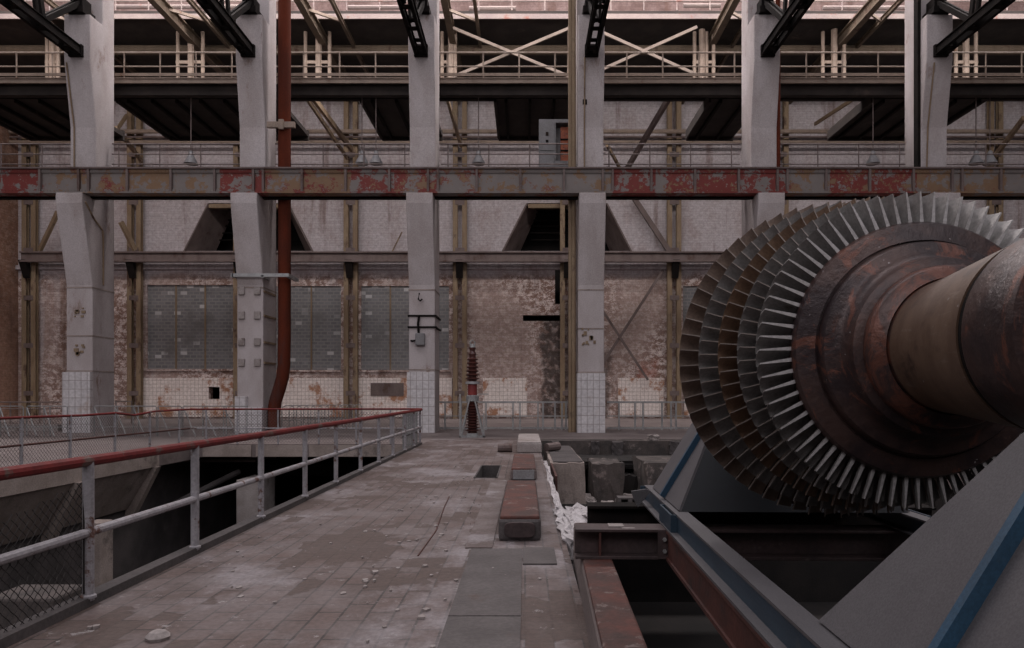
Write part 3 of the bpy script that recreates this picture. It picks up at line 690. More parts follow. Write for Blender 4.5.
build(chain_link((LX,10,0), (LX,FAR,0), .03, lambda u: 1.05, .10, .0045), 'chain_link_mesh', 'far_wire', t)
build(chain_link((LX,FAR,0), (RX-.1,FAR,0), .03, lambda u: 1.05, .10, .0045), 'chain_link_mesh', 'far_wire', t)
# short doubled railing where the walkway railing meets the third column
t = thing('corner_railing', (RX-.12, 20.9, 0), 'short grey barrier with close uprights beside the far end of the walkway railing', 'railing')
build(MB().tube([(RX-.12,19.6,1.02),(RX-.12,22.2,1.02)], .022, 8), 'top_rail', 'galvanised', t)
for k in range(9): build(MB().tube([(RX-.12,19.65+k*.31,0),(RX-.12,19.65+k*.31,1.02)], .022, 8), 'post', 'galvanised', t)
build(MB().tube([(RX-.12,19.6,.4),(RX-.12,22.2,.4)], .018, 8), 'mid_rail', 'wire', t)

# galvanised railings between the columns
def guard(name, x0, x1, label, xs, low=(None,)):
    t = thing(name, ((x0+x1)/2, 31, 0), label, 'railing')
    Y = 31.0; g = 'galvanised'
    build(MB().box(x0, x1, Y-.03, Y+.03, 1.20, 1.28), 'top_rail', g, t)
    build(MB().box(x0, x1, Y-.02, Y+.02, .60, .65), 'mid_rail', g, t)
    build(MB().box(x0, x1, Y-.025, Y+.025, .06, .13), 'bottom_rail', g, t)
    for x in xs: build(MB().box(x-.035, x+.035, Y-.035, Y+.035, 0, 1.22), 'post', g, t)
guard('guard_railing', ax(439,31), ax(516,31), 'galvanised guard railing behind the insulator beside the third column', [ax(v,31) for v in (445,461,486,513)])
guard('guard_railing', ax(516.5,31), ax(574,31), 'galvanised guard railing between the insulator and the fourth column', [ax(v,31) for v in (520,538,543,555,562,566)])
guard('guard_railing', ax(607,31), ax(692,31), 'galvanised guard railing between the fourth column and the turbine blades', [ax(v,31) for v in (619,635,643,662,671,676)])
# crowd barriers with slanting stays, left aisle
bt = thing('crowd_barrier', (0,0,0), '', 'barrier', 'steel barriers with slanting stays in the left aisle')
build(MB().tube([(0,0,.0),(0,0,1.1),(.04,0,1.14),(.84,0,1.14),(.88,0,1.1),(.88,0,0)], .022, 6), 'frame', 'galvanised', bt)
build(MB().tube([(.02,-.02,1.08),(.72,-.5,.03)], .024, 6), 'stay', 'galvanised', bt)
build(MB().tube([(0,0,.35),(.88,0,.35)], .016, 6), 'lower_rail', 'galvanised', bt)
bx = [0, 24, 44, 92, 115, 131, 158, 181, 203, 222]
bl = ['leftmost one beside the left edge', 'second from the left edge', 'just left of the first column', 'behind the first column foot', 'right of the first column foot', 'where the red rail dips', 'left one under the first window', 'under the middle of the first window', 'below the small black hole', 'nearest the second column']
for k, x in enumerate(bx):
    loc = (ax(x,26.4), 26.4+.15*(k%2), 0); lab = 'thin steel barrier with a slanting stay, '+bl[k]
    if k == 0: bt.location = loc; bt['label'] = lab
    else: dup(bt, loc, lab)
# folded barriers leaning in a row behind the pit railing
ht = thing('barrier_hoop', (0,0,0), '', 'barrier', 'bent tube hoops standing in a row right of the red pipe')
build(MB().tube([(0,0,0),(0,0,.85),(.03,.05,1.0),(.1,.3,1.08),(.2,.75,1.08),(.23,.95,.98),(.23,.98,0)], .022, 6), 'hoop', 'galvanised', ht)
build(MB().tube([(0,0,.4),(.22,.97,.4)], .016, 6), 'cross_rail', 'galvanised', ht)
for k in range(11):
    loc = (ax(281+k*6.2,31.5), 31.6+.16*k, 0)
    lab = 'bent tube barrier hoop right of the red pipe, '+['nearest the pipe','second from the pipe','third from the pipe','fourth from the pipe','fifth from the pipe','sixth from the pipe','fifth from the wall post','fourth from the wall post','third from the wall post','second from the wall post','nearest the wall post'][k]
    if k == 0: ht.location = loc; ht['label'] = lab
    else: dup(ht, loc, lab)
t = thing('back_railing', (ax(30,38),38,0), 'plain mauve railing before the brick wall at the far left', 'railing')
rail_set(t, ax(-20,38), ax(62,38), 38, 0, 1.16, (.8,), 1.6, 'mauve_rail_paint', .04)
t = thing('back_railing', (ax(122,38),38,0), 'small square dark railing right of the first column', 'railing')
rail_set(t, ax(115,38), ax(132,38), 38, 0, 1.2, (.6,), .85, 'mauve_rail_paint', .04)
b = MB().box(ax(-15,30), ax(58,30), 30, 30.5, 0, .28)
build(b, 'low_kerb', 'pale_concrete', label='low pale concrete kerb on the floor left of the first column', cat='kerb')

# ---------------------------------------------------------------- things in the open pit
t = thing('hopper', (-11, 17, -1.7), 'slanting concrete hopper side with ribs under the far edge of the pit', 'hopper')
build(MB().prism([(-10.7,-.5),(-11.4,-1.7),(-11.48,-1.7),(-11.48,-.5)], 9, 20.4, 'y'), 'panel', 'hopper_concrete', t)
build(MB().box(-10.72, -10.66, 9, 20.4, -.5, .04), 'edge_fascia', 'hopper_concrete', t)
for y in (11.2, 13.9, 16.7, 20.2):
    build(MB().prism([(-10.55,-.5),(-11.25,-1.9),(-11.48,-1.9),(-11.45,-1.5),(-10.75,-.5)], y-.12, y+.12, 'y'), 'rib', 'hopper_concrete', t)
b = MB().box(-6.9, -6.0, 8.9, 9.6, PIT, -1.0)
build(b, 'pit_pier', 'sooty_concrete', bevel=.04, label='pale concrete pier standing in the pit at the lower left behind the wire mesh', cat='pier')
b = MB().box(-10.1, -9.7, 16.0, 16.5, PIT, -1.35)
build(b, 'pit_pier', 'hopper_concrete', bevel=.03, label='brown concrete pier in the pit below the hopper rib', cat='pier')
b = MB().box(-9.04, -8.32, 21.9, 23.3, PIT, -1.09)  # added stand-in for the second column's lower part, set forward to catch light
build(b, 'pit_pier', 'pale_concrete', bevel=.03, label='added whitish pier standing in for the second column below the far floor edge', cat='pier')
t = thing('pit_pipes', (-7, 26, -1.2), 'dark pipes hanging under the far slab inside the pit', 'pipes')
build(MB().tube([(-11.4,25.5,-1.1),(-3.0,25.5,-1.1)], .3, 10), 'pipe_run', 'dark_pit', t, smooth=True)
build(MB().tube([(-11.4,23.4,-.62),(-9.0,23.4,-.62)], .06, 8), 'thin_pipe', 'mauve_steel', t)
build(MB().tube([(-11.2,21.5,-2.0),(-9.6,23.5,-1.0)], .1, 8), 'thin_pipe', 'pit_concrete', t)

# ---------------------------------------------------------------- walkway furniture
for i, (y0, y1, lab) in enumerate(((3.2,5.0,'grey steel floor plate in the walkway nearest the camera'), (5.02,7.2,'grey steel floor plate just before the red topped block'))):
    b = MB().box(-.55, -.03, y0, y1, .0, .012)
    build(b, 'floor_plate', 'grey_plate_steel', label=lab, cat='plate', group=None)
b = MB().box(-.02, .30, 6.55, 7.25, 0, .014); build(b, 'floor_plate', 'grey_plate_steel', label='small grey steel plate on the floor before the red topped block', cat='plate')
b = MB().box(-.62, -.34, 7.25, 12.9, 0, .012); build(b, 'floor_plate', 'walkway_dust', label='long pale strip on the floor along the left of the red topped block', cat='plate')
def block(x0, x1, y0, y1, h, top, side, label):
    t = thing('concrete_block', ((x0+x1)/2, y0, 0), label, 'block')
    build(MB().box(x0, x1, y0, y1, 0, h-.03), 'body', side, t, bevel=.035)
    build(MB().box(x0+.015, x1-.015, y0+.02, y1-.02, h-.06, h), 'painted_top', top, t, bevel=.02)
    return t
t = block(-.29, .175, 7.62, 10.8, .27, 'red_paint_concrete', 'grey_plate_steel', 'long low concrete block with rounded grey end and worn red top, nearest on the walkway')
m = MB(); n = 20; R0 = []
for k in range(n):
    a = 2*PI*k/n; cx_, cz_ = .17*(1 if math.cos(a) > 0 else -1)*abs(math.cos(a))**.5, .085*(1 if math.sin(a) > 0 else -1)*abs(math.sin(a))**.5
    R0.append((-.057+cx_, .125+cz_))
m.prism(R0, 7.585, 7.63, 'y'); build(m, 'end_plate', 'purple_brown_steel', t, bevel=.008)
t = block(-.27, .22, 13.0, 16.2, .22, 'red_paint_concrete', 'far_floor_concrete', 'second low concrete block with faded red top and pale grey end')
build(MB().box(-.22, .17, 12.96, 13.0, .02, .19), 'end_plate', 'cabinet_grey', t)
block(-.22, .46, 19.0, 23.0, .30, 'pale_concrete', 'pale_concrete', 'pale plain concrete block farthest along the walkway')
b = MB().tube([(-.75,19.3,.12),(-.35,19.3,.12)], .12, 10); build(b, 'pipe_stub', 'mauve_steel', smooth=True, label='short dark pipe stub lying left of the farthest pale block', cat='pipe')
b = MB().tube([(.6,19.6,.1),(.95,19.9,.12)], .12, 10); build(b, 'pipe_stub', 'mauve_steel', smooth=True, label='short dark pipe stub lying right of the farthest pale block', cat='pipe')
# frame of the small open hatch
t = thing('floor_hatch', ((HX0+HX1)/2, HY0, 0), 'small open rectangular hatch sunk in the walkway floor', 'hatch')
build(MB().box(HX0, HX0+.03, HY0, HY1, -.6, .012).box(HX1-.03, HX1, HY0, HY1, -.6, .012).box(HX0, HX1, HY1-.03, HY1, -.6, .012).box(HX0, HX1, HY0, HY0+.03, -.6, .012), 'liner', 'pit_concrete', t)
build(MB().box(HX0+.03, HX1-.03, HY0+.03, HY1-.03, -.62, -.58), 'bottom', 'pit_concrete', t)
# groove bar: rust line in the floor
b = MB()
pl = [at(418,556,1120/(556-HZ)*1.0), at(436,531,1120/(531-HZ)), at(444,508,1120/(508-HZ)), at(449,497,1120/(497-HZ))]
b = MB().tube([Vector((p.x,p.y,.003)) for p in pl], .009, 6)
build(b, 'rust_strip', 'red_primer_steel', label='thin rusty metal strip set in the walkway tiles', cat='strip')
# crumbled tiles
m = MB()
for _ in range(170):
    y = random.uniform(3.4, 20)**1.0; x = random.uniform(-3.1, .3)
    if random.random() < .45: x = random.gauss(-1.2, .7); y = random.uniform(5, 14)
    if not (-3.15 < x < .3) or (HX0-.1 < x < HX1+.1 and HY0-.1 < y < HY1+.1) or (-.65 < x < .35 and y > 6.5): continue
    r = random.uniform(.008, .032); a = random.random()*6.28; h = random.uniform(.006, .02)
    k = random.choice((4,5,6)); pr = [(x+r*random.uniform(.6,1.2)*math.cos(a+2*PI*j/k), y+r*1.3*random.uniform(.6,1.2)*math.sin(a+2*PI*j/k)) for j in range(k)]
    m.prism(pr, .001, h, 'z')
build(m, 'tile_rubble', 'pale_concrete', kind='stuff', label='scattered chips of broken tile on the walkway floor', cat='rubble', base=(0,0,0))
b = MB(); a0 = at(158,639,1120/(639-HZ)); b.lathe([(0,.07),(.02,.08),(.05,.05),(.06,.02)], (a0.x,a0.y,0), 'z', 7)
build(b, 'stone', 'pale_concrete', label='single grey stone lying on the floor at the lower left', cat='stone')

# ---------------------------------------------------------------- insulator on its stand
IY = 26.0; ix = ax(472.5, IY); k = IY/F
t = thing('insulator', (ix, IY, 0), 'tall ribbed dark red ceramic insulator with red band on a grey stand', 'insulator')
def zz(y): return (437-y)*k
prof = [(zz(433),.17)]
for j in range(11):
    y = 431-j*2.75; prof += [(zz(y),.165),(zz(y-.7),.29-.008*j),(zz(y-1.1),.29-.008*j),(zz(y-1.9),.16-.002*j)]
prof += [(zz(401),.15)]
build(MB().lathe(prof, (ix,IY,0), 'z', 24), 'lower_insulator', 'ceramic', t, smooth=True)
build(MB().lathe([(zz(401),.24),(zz(396),.24),(zz(395),.2)], (ix,IY,0), 'z', 24), 'collar', 'galvanised', t, smooth=True)
build(MB().lathe([(zz(395),.17),(zz(384),.17)], (ix,IY,0), 'z', 24), 'red_band', 'signal_red', t, smooth=True)
build(MB().lathe([(zz(384),.26),(zz(381.5),.26)], (ix,IY,0), 'z', 24), 'flange', 'lamp_grey', t, smooth=True)
prof = [(zz(381.5),.15)]
for j in range(6):
    y = 380-j*3.9; prof += [(zz(y),.15),(zz(y-.9),.27-.012*j),(zz(y-1.5),.27-.012*j),(zz(y-2.6),.15-.004*j)]
prof += [(zz(356),.12),(zz(354),.15),(zz(351),.09),(zz(348.5),.13),(zz(347.5),.13)]
build(MB().lathe(prof, (ix,IY,0), 'z', 24), 'upper_insulator', 'ceramic', t, smooth=True)
m = MB().lathe([(zz(347.5),.09),(zz(344),.07)], (ix,IY,0), 'z', 12).tube([(ix-.08,IY,zz(347)),(ix-.09,IY,zz(342)),(ix,IY,zz(340)),(ix+.09,IY,zz(342)),(ix+.08,IY,zz(347))], .025, 6)
build(m, 'terminal', 'galvanised', t)
st = build(MB().box(ix-.46, ix+.46, IY-.3, IY-.24, 0, .06).box(ix-.46, ix+.46, IY+.24, IY+.3, 0, .06).box(ix-.46,ix-.4,IY-.3,IY+.3,0,.06).box(ix+.4,ix+.46,IY-.3,IY+.3,0,.06).box(ix-.2,ix+.2,IY-.2,IY+.2,.05,.15).box(ix-.4,ix+.4,IY-.25,IY+.25,.03,.06), 'stand_base', 'galvanised', t)
for s in (-1, 1):
    for yy in (-.27, .27): build(MB().bar((ix+s*.42,IY+yy,.05), (ix+s*.06,IY+yy*.8,zz(395)), .05, .05), 'stand_leg', 'galvanised', st)
build(MB().box(ix-.46, ix-.41, IY-.3, IY-.25, 0, zz(394)), 'stand_leg', 'galvanised', st)
build(MB().box(ix+.41, ix+.46, IY-.3, IY-.25, 0, zz(413)), 'stand_leg', 'galvanised', st)
build(MB().box(ix, ix+.6, IY-.02, IY+.02, zz(394.5), zz(393.5)), 'arm', 'galvanised', st)

# ---------------------------------------------------------------- broken foundation behind the machine
def lump(m, x0, x1, y0, y1, z0, z1, seed, j=.06, n=3):   # rough block with jittered faces
    rnd = random.Random(seed); bm = bmesh.new(); bmesh.ops.create_cube(bm, size=1.)
    bmesh.ops.subdivide_edges(bm, edges=bm.edges[:], cuts=n, use_grid_fill=True)
    for v in bm.verts:
        v.co = Vector((x0+(v.co.x+.5)*(x1-x0)+rnd.uniform(-j,j), y0+(v.co.y+.5)*(y1-y0)+rnd.uniform(-j,j), z0+(v.co.z+.5)*(z1-z0)+rnd.uniform(-j,j)*.8))
    bm.verts.index_update(); m.add([v.co[:] for v in bm.verts], [tuple(v.index for v in f.verts) for f in bm.faces]); bm.free(); return m
t = thing('broken_foundation', (3, 22, -3), 'broken stained concrete machine foundation with recesses beyond the turbine', 'foundation')
build(lump(MB(), .55, 9.3, 24.3, 24.95, PIT, -.02, 1, .02, 8), 'rear_wall', 'sooty_concrete', t)
for x0, x1 in ((.9,1.15), (2.3,2.55), (3.0,3.35), (5.0,5.4)): build(lump(MB(), x0, x1, 24.0, 24.4, -.5, -.04, int(x0*10), .03, 3), 'buttress', 'pit_concrete', t)
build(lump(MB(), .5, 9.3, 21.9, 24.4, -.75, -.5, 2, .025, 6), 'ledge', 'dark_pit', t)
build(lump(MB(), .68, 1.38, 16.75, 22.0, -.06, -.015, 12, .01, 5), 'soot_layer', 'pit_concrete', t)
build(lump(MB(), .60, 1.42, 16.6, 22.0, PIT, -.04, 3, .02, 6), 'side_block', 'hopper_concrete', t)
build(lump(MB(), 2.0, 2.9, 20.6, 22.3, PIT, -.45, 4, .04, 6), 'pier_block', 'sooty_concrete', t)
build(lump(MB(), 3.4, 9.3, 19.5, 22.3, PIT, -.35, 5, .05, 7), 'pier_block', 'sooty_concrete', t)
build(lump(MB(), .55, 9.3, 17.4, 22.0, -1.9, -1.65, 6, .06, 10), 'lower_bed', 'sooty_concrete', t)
build(MB().box(.6, 9.3, 17.5, 21.9, PIT, -1.85), 'lower_base', 'dark_pit', t)  # front of the bed, near-black to paint in the shade under the cradle
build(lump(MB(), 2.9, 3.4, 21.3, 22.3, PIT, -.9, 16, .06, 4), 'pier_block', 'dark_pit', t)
m = MB()
for k_ in range(40):
    x = random.uniform(1.4, 4.6); y = random.uniform(17.6, 21); r = random.uniform(.06, .28)
    lump(m, x-r, x+r, y-r, y+r, -1.7, -1.62+r*.9, 100+k_, r*.25, 2)
build(m, 'rubble', 'pale_concrete', t, kind='stuff')
p = at(654,443,24.6); b = lump(MB(), p.x-.2, p.x+.15, 24.4, 24.8, -.02, .16, 9, .03, 4)
build(b, 'broken_lump', 'pale_concrete', label='pale broken lump of concrete on the rim of the foundation behind the turbine', cat='rubble')
# perforated steel block
p = at(629,501,16.3); t = thing('perforated_block', (p.x,16.3,p.z-.1), 'dark steel block with two oval holes lying on the broken foundation', 'block')
m = MB(); hw, hh = .28, .105
m.box(p.x-hw, p.x+hw, 16.1, 16.5, p.z-hh, p.z-hh+.035).box(p.x-hw, p.x+hw, 16.1, 16.5, p.z+hh-.035, p.z+hh)
for a, b_ in ((-hw,-.21),(-.05,.05),(.21,hw)): m.box(p.x+a, p.x+b_, 16.1, 16.5, p.z-hh+.035, p.z+hh-.035)
m.box(p.x-hw, p.x+hw, 16.45, 16.5, p.z-hh, p.z+hh)
build(m, 'body', 'grey_plate_steel', t)
b = MB().box(.6, 5.4, 13.6, 16.55, p.z-.4, p.z-.105)
lo = build(b, 'foundation_slab', 'dark_pit', label='dark concrete slab under the perforated steel block', cat='slab')
# white plaster heap at the broken edge
m = lump(MB(), .40, .66, 7.5, 9.6, -.3, .035, 21, .045, 7); lump(m, .60, .95, 8.1, 9.8, -.3, .04, 22, .06, 6)
build(m, 'plaster_heap', 'plaster', label='crumbled white plaster heap at the broken floor edge beside the red topped block', cat='rubble')
b = lump(MB(), .44, .50, 9.7, 16.4, -.4, .02, 31, .035, 9); build(b, 'edge_strip', 'plaster', label='ragged white plaster strip along the broken right edge of the walkway', cat='strip')
b = MB().box(.60, .64, 13.8, 16.5, -.9, -.02); build(b, 'edge_angle', 'red_primer_steel', label='upright rusty steel plate between plaster strip and broken foundation', cat='plate')

# ---------------------------------------------------------------- machine support steel (askew frame coordinates)
t = thing('kerb_beam', (.4, 1.0, -.42), 'long concrete kerb beam with worn red top at the edge of the machine pit', 'beam', askew=True)
build(MB().box(.283, .53, 1.0, 7.0, -.42, .30), 'body', 'far_floor_concrete', t, bevel=.03)
build(MB().box(.292, .522, 1.0, 6.99, .28, .32), 'painted_top', 'red_paint_concrete', t, bevel=.015)
t = thing('cross_beam', (.25, 5.5, .32), 'purple brown steel cross beam bolted to the red kerb under the blue frame', 'beam', askew=True)
build(MB().box(.235, 3.6, 5.43, 5.68, .32, .345).box(.235, 3.6, 5.43, 5.68, .53, .553).box(.235, 3.6, 5.54, 5.57, .345, .53), 'i_section', 'purple_brown_steel', t, bevel=.004)
build(MB().box(.42, .435, 5.44, 5.54, .345, .53), 'web_stiffener', 'red_primer_steel', t)
pl_ = build(MB().box(.87, .965, 5.42, 5.435, .33, .545), 'end_plate', 'purple_brown_steel', t)
for z in (.39, .48): build(MB().lathe([(0,.016),(.016,.016),(.02,.01)], (.92,5.40,z), 'y', 6), 'bolt', 'galvanised', pl_)
b = MB().box(.40, 3.6, 6.55, 6.8, .32, .345).box(.40, 3.6, 6.55, 6.8, .53, .553).box(.40, 3.6, 6.62, 6.66, .345, .53)
build(b, 'cross_beam', 'black_steel', askew=True, label='dark rusty steel cross beam behind the bolted one beside the plaster heap', cat='beam')
b = MB().box(.93, 1.10, .8, 5.41, .32, .345).box(.93, 1.10, .8, 5.41, .53, .552).box(.945, .975, .8, 5.41, .345, .53)
build(b, 'red_side_beam', 'red_primer_steel', askew=True, label='dark red steel beam running toward the camera under the blue frame', cat='beam')
b = MB().box(.6,.7,5.46,5.5,.553,.556).box(.5,.62,5.5,5.62,.553,.565)
build(b, 'paint_flake', 'pale_concrete', askew=True, label='pale scrap of sheet lying on the purple brown cross beam', cat='scrap')

XA, ZA, Y1 = 368/F*3.6, EYE+43/F*3.6, 3.6
ct = thing('transport_cradle', (XA, 4.2, .553), 'blue and grey steel transport cradle carrying the turbine rotor', 'cradle', askew=True)
def long_beam(sgn):
    f = lambda x: x if sgn > 0 else 2*XA-x
    m = MB()
    def bx_(a, b_, *r): m.box(min(f(a),f(b_)), max(f(a),f(b_)), *r)
    m.cur = 0
    bx_(.93, 1.08, .8, 6.95, .553, .568); bx_(.98, 1.09, .8, 6.95, .685, .70)
    m.cur = 1; bx_(.985, 1.0, .8, 6.95, .568, .685)
    o = build(m, 'side_beam', ['cradle_grey','cradle_blue'], ct)
    for y in (5.25, 5.75, 6.9):
        m2 = MB().box(min(f(.935),f(.985)), max(f(.935),f(.985)), y-.008, y+.008, .568, .698); build(m2, 'web_stiffener', 'cradle_blue', o)
    m2 = MB().box(min(f(.935),f(.95)), max(f(.935),f(.95)), 5.25, 5.75, .568, .698); build(m2, 'cover_plate', 'cradle_blue', o)
    return o
lb = long_beam(1); long_beam(-1)
m = MB().prism([(.86,.553),(.98,.70),(.93,.72),(.80,.70),(.82,.62)], 6.5, 6.53, 'y'); build(m, 'lifting_lug', 'cradle_grey', ct)
def saddle(y0, y1, t0, t1, nm, zt, slope, xb):
    zb = .70; h = zt-zb
    def P(z, e, s): # e 0 near, 1 far
        d = z-zb; y = (y0+t0*d) if e == 0 else (y1-t1*d); x = xb+slope*d
        return Vector((x if s > 0 else 2*XA-x, y, z))
    o = MB()
    q = lambda a, b_, c, d, n: o.add([a,b_,c,d]+[v+n*.02 for v in (a,b_,c,d)], [(0,1,2,3),(7,6,5,4),(0,4,5,1),(1,5,6,2),(2,6,7,3),(3,7,4,0)])
    q(P(zb,0,1), P(zb,0,-1), P(zt,0,-1), P(zt,0,1), Vector((0,1,0)))
    q(P(zb,1,1), P(zb,1,-1), P(zt,1,-1), P(zt,1,1), Vector((0,-1,0)))
    q(P(zt,0,1), P(zt,0,-1), P(zt,1,-1), P(zt,1,1), Vector((0,0,-1)))
    sd = build(o, 'saddle', 'cradle_navy_shaded', ct)
    for s in (1, -1):
        o = MB(); nrm = Vector((-s,0,slope)).normalized()
        q(P(zb,0,s), P(zb,1,s), P(zt,1,s), P(zt,0,s), nrm); build(o, 'side_panel', 'cradle_grey', sd)
        o = MB(); ym = (P(zb,0,s).y+P(zb,1,s).y)/2 if nm == 'far' else 2.05
        a, b_ = P(zb,0,s), P(zt,0,s); a.y = b_.y = ym
        n2 = nrm*.02
        o.bar(a+nrm*.04, b_+nrm*.04, .045 if nm == 'far' else .035, .05, nrm); build(o, 'rib', 'rib_blue', sd)
    return sd
saddle(5.38, 6.70, .85, .03, 'far', 1.50, .60, 1.04)
saddle(1.45, 2.78, .55, .64, 'near', 1.50, .60, 1.09)
bs = MB()
for y0, y1 in ((6.05,6.6), (1.85,2.25)): bs.prism([(XA-.36,1.50),(XA+.36,1.50),(XA+.36,1.62),(XA+.26,1.62),(XA+.2,1.56),(XA-.2,1.56),(XA-.26,1.62),(XA-.36,1.62)], y0, y1, 'y')
build(bs, 'bearing_cradle', 'cradle_navy_shaded', ct)

# ---------------------------------------------------------------- turbine rotor
rt = thing('turbine_rotor', (XA, Y1, ZA), 'huge steam turbine rotor with five rings of blades and a rusty stepped shaft', 'turbine', askew=True)
C0 = (XA, 0, ZA)
# stepped hub (profile along the axis, far to near)
prof = [(3.70,.60),(3.62,.640),(3.575,.645),(3.555,.632),(3.535,.545),(3.545,.54),(3.545,.533),(3.50,.53),(3.485,.52),(3.475,.48),(3.465,.455),(3.43,.435),(3.40,.43),(3.38,.425),(3.37,.41),(3.36,.37)]
ring = [(3.40,.386),(3.365,.386),(3.32,.383),(3.30,.372),(3.285,.335),(3.275,.32),(3.285,.312),(3.25,.309)]
build(MB().lathe(ring, C0, 'y', 128), 'inner_ring', 'ring_rust', rt, smooth=40)
hub = build(MB().lathe(prof, C0, 'y', 128), 'hub', 'hub_rust', rt, smooth=40)
prof = [(3.262,.311),(3.1,.324),(2.72,.364),(2.64,.371)]
build(MB().lathe(prof, C0, 'y', 96), 'shaft', 'shaft_steel', rt, smooth=40)
prof = [(2.645,.360),(2.605,.360),(2.60,.374),(2.585,.380),(2.34,.385),(2.315,.378),(2.31,.25),(1.5,.25)]
build(MB().lathe(prof, C0, 'y', 96), 'collar', 'hub_rust', rt, smooth=40)
m = MB()
for (h, r) in ((2.625,.3612),): m.lathe([(h-.012,r+.001),(h-.01,r+.004),(h+.01,r+.004),(h+.012,r+.001)], C0, 'y', 96, False)
build(m, 'shaft_groove', 'black_steel', rt, smooth=40)
drum = [(6.6,.25),(5.0,.25),(4.80,.30),(4.79,.97),(4.72,.985),(4.71,.83),(4.4,.80),(3.74,.62),(3.70,.55)]
build(MB().lathe(drum, C0, 'y', 96), 'drum', 'hub_rust', rt, smooth=40)
NB = 65
def blade_mesh(yf, ch, r0, r1, tang, thick, mats, name):
    """curved blade: front edge at yf, body swept back by ch and round by tang (radians)"""
    m = MB(); NC, NR = 8, 4; vs = []; fs = []
    for side in (0, 1):
        for i in range(NR+1):
            r = r0+(r1-r0)*i/NR; th = (thick*(1-.68*i/NR))
            for j in range(NC+1):
                c = j/NC
                y = yf+ch*(1-(1-c)**1.8); ph = tang*(c**1.7)
                w = th*(1-.75*c)*(1 if side else 0)
                a = PI+ph*1.0 - w/r          # measured so that ph grows downward on the left
                rr = r*(1-.015*c*(i/NR))
                vs.append((XA+rr*math.cos(a), y, ZA-rr*math.sin(a)*-1*-1 if False else ZA+rr*math.sin(a)))
    W = NC+1; H = (NR+1)*W
    for i in range(NR):
        for j in range(NC):
            a = i*W+j; fs += [(a,a+1,a+W+1,a+W),(H+a,H+a+W,H+a+W+1,H+a+1)]
    fs_body = len(fs)
    fr = [(i*W, (i+1)*W, H+(i+1)*W, H+i*W) for i in range(NR)]                         # front edge
    bk = [(i*W+NC, H+i*W+NC, H+(i+1)*W+NC, (i+1)*W+NC) for i in range(NR)]
    tp = [(NR*W+j, NR*W+j+1, H+NR*W+j+1, H+NR*W+j) for j in range(NC)]
    bt_ = [(j, H+j, H+j+1, j+1) for j in range(NC)]
    m.add(vs, fs+fr+bk+tp+bt_); m.mi = [0]*fs_body+[1]*len(fr)+[0]*(len(bk)+len(tp)+len(bt_))
    return m
rows = []
for i in range(5):                               # 0 = nearest ring
    s = 1-.053*i; y = 3.6/s; r = 156.0/F*y
    rows.append((y, r))
NBS = [72, 72, 70, 70, 61]
rmats = [['blade_steel','blade_steel_lit'], ['blade_steel','blade_edge_lit'], ['blade_brown','blade_edge_lit'], ['blade_steel','blade_edge_lit'], ['blade_brown_dull','blade_edge_lit']]
protos = []
rest = MB(); rest_mats = ['blade_steel','blade_brown','blade_brown_dull','blade_edge_lit']
for i, (y, r) in enumerate(rows):
    r0 = .625 if i == 0 else r-.22; NB = NBS[i]; pitch = 2*PI/NB
    mb = blade_mesh(y-.01, .11 if i == 0 else .10, r0, r, pitch*1.15, .021 if i == 0 else .012, rmats[i], 'blade')
    n_sep = NB if i == 0 else (28 if i == 1 else 0)
    if n_sep:
        pr = build(mb, 'blade', rmats[i], rt, smooth=40)
        first = True
    off = .4*i
    order = sorted(range(NB), key=lambda k: abs(((k+off)*pitch+PI)%(2*PI)-PI)) if i == 1 else list(range(NB))
    for n_, k in enumerate(order):
        a = (k+off)*pitch
        if n_ < n_sep:
            o = pr if first else pr.copy()
            if not first: COL.objects.link(o); o.parent = rt
            first = False
            o.rotation_euler = (0, a, 0)
        else:
            R = Matrix.Rotation(a, 3, 'Y'); c = Vector((XA, 0, ZA))
            vs = [(R@(Vector(v)-c))+c for v in mb.v]
            o0 = len(rest.v); rest.v += [tuple(v) for v in vs]; rest.f += [tuple(q+o0 for q in f) for f in mb.f]
            idx = [rest_mats.index(x) for x in [rmats[i][0], rmats[i][1]]]
            rest.mi += [idx[q] for q in mb.mi]
build(rest, 'blade', rest_mats, rt, smooth=40, kind='stuff')

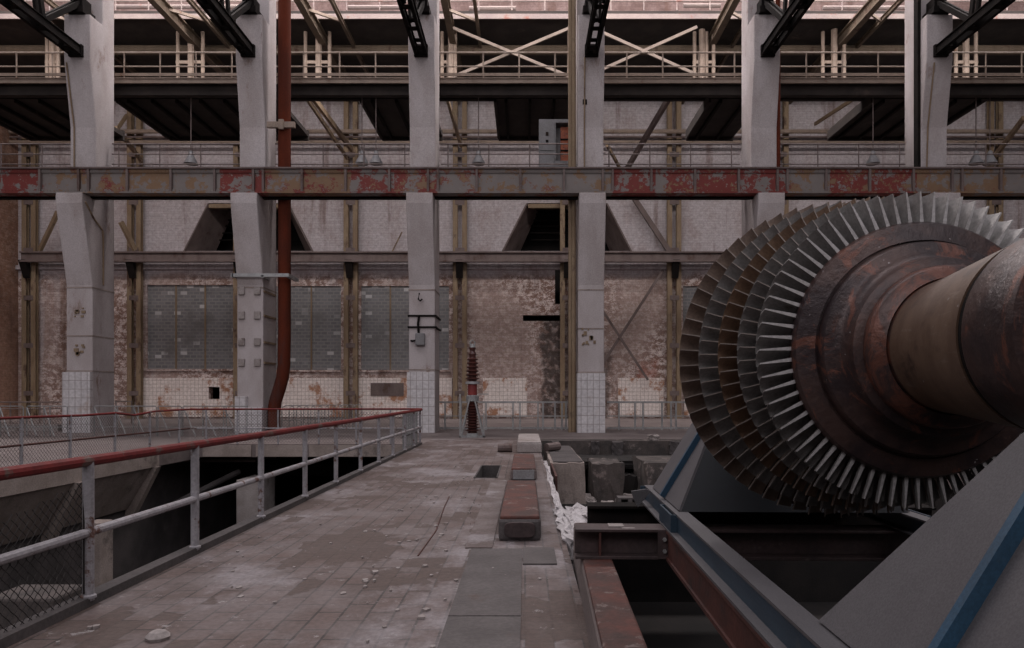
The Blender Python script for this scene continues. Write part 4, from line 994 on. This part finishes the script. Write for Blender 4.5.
# ---------------------------------------------------------------- light, sky, camera
w = bpy.data.worlds.new('hall_light'); S.world = w; w.use_nodes = True
N, L = w.node_tree.nodes, w.node_tree.links
bg = N['Background']; tc = N.new('ShaderNodeTexCoord'); sp = N.new('ShaderNodeSeparateXYZ'); L.new(tc.outputs['Generated'], sp.inputs[0])
rp = N.new('ShaderNodeValToRGB'); L.new(sp.outputs[2], rp.inputs[0])
e = rp.color_ramp.elements; e[0].position = 0.0; e[0].color = (.05,.045,.045,1); e[1].position = .75; e[1].color = (1.0,.93,1.0,1)
x_ = e.new(.18); x_.color = (.30,.26,.265,1)
L.new(rp.outputs[0], bg.inputs['Color']); bg.inputs['Strength'].default_value = .36
def area(name, loc, target, size, power, col):
    d = bpy.data.lights.new(name, 'AREA'); d.shape = 'RECTANGLE'; d.size, d.size_y = size; d.energy = power; d.color = col
    o = bpy.data.objects.new(name, d); COL.objects.link(o); o.location = loc
    o.rotation_euler = (Vector(target)-Vector(loc)).to_track_quat('-Z','Y').to_euler(); return o
area('roof_skylight', (-4, 12, 30), (0, 20, 6), (40, 8), 3000, (1.0,.93,.96))
area('rear_skylight', (0, 33.6, 29), (0, 38.5, 6), (66, 5), 18000, (1.0,.90,.88))
area('upper_wall_fill', (0, 30.75, 20.6), (0, 46, 17.5), (62, 1.4), 2600, (1.0,.90,.86))  # unseen fill light added to brighten the upper back wall
area('hall_windows', (-8, -16, 21), (0, 46, 15), (56, 12), 5600, (1.0,.93,.96))

cam = bpy.data.cameras.new('camera'); co = bpy.data.objects.new('camera', cam); COL.objects.link(co)
co.location = (0, 0, EYE); co.rotation_euler = (PI/2, 0, 0)
cam.sensor_width = 36; cam.lens = F/1024*36; cam.shift_x = -(CX-512)/1024; cam.shift_y = (HZ-324)/1024; cam.clip_end = 300
S.camera = co
S.view_settings.view_transform = 'Standard'; S.view_settings.look = 'None'; S.view_settings.gamma = 1; S.view_settings.use_curve_mapping = False
S.view_settings.exposure = -0.12
S.cycles.use_denoising = True
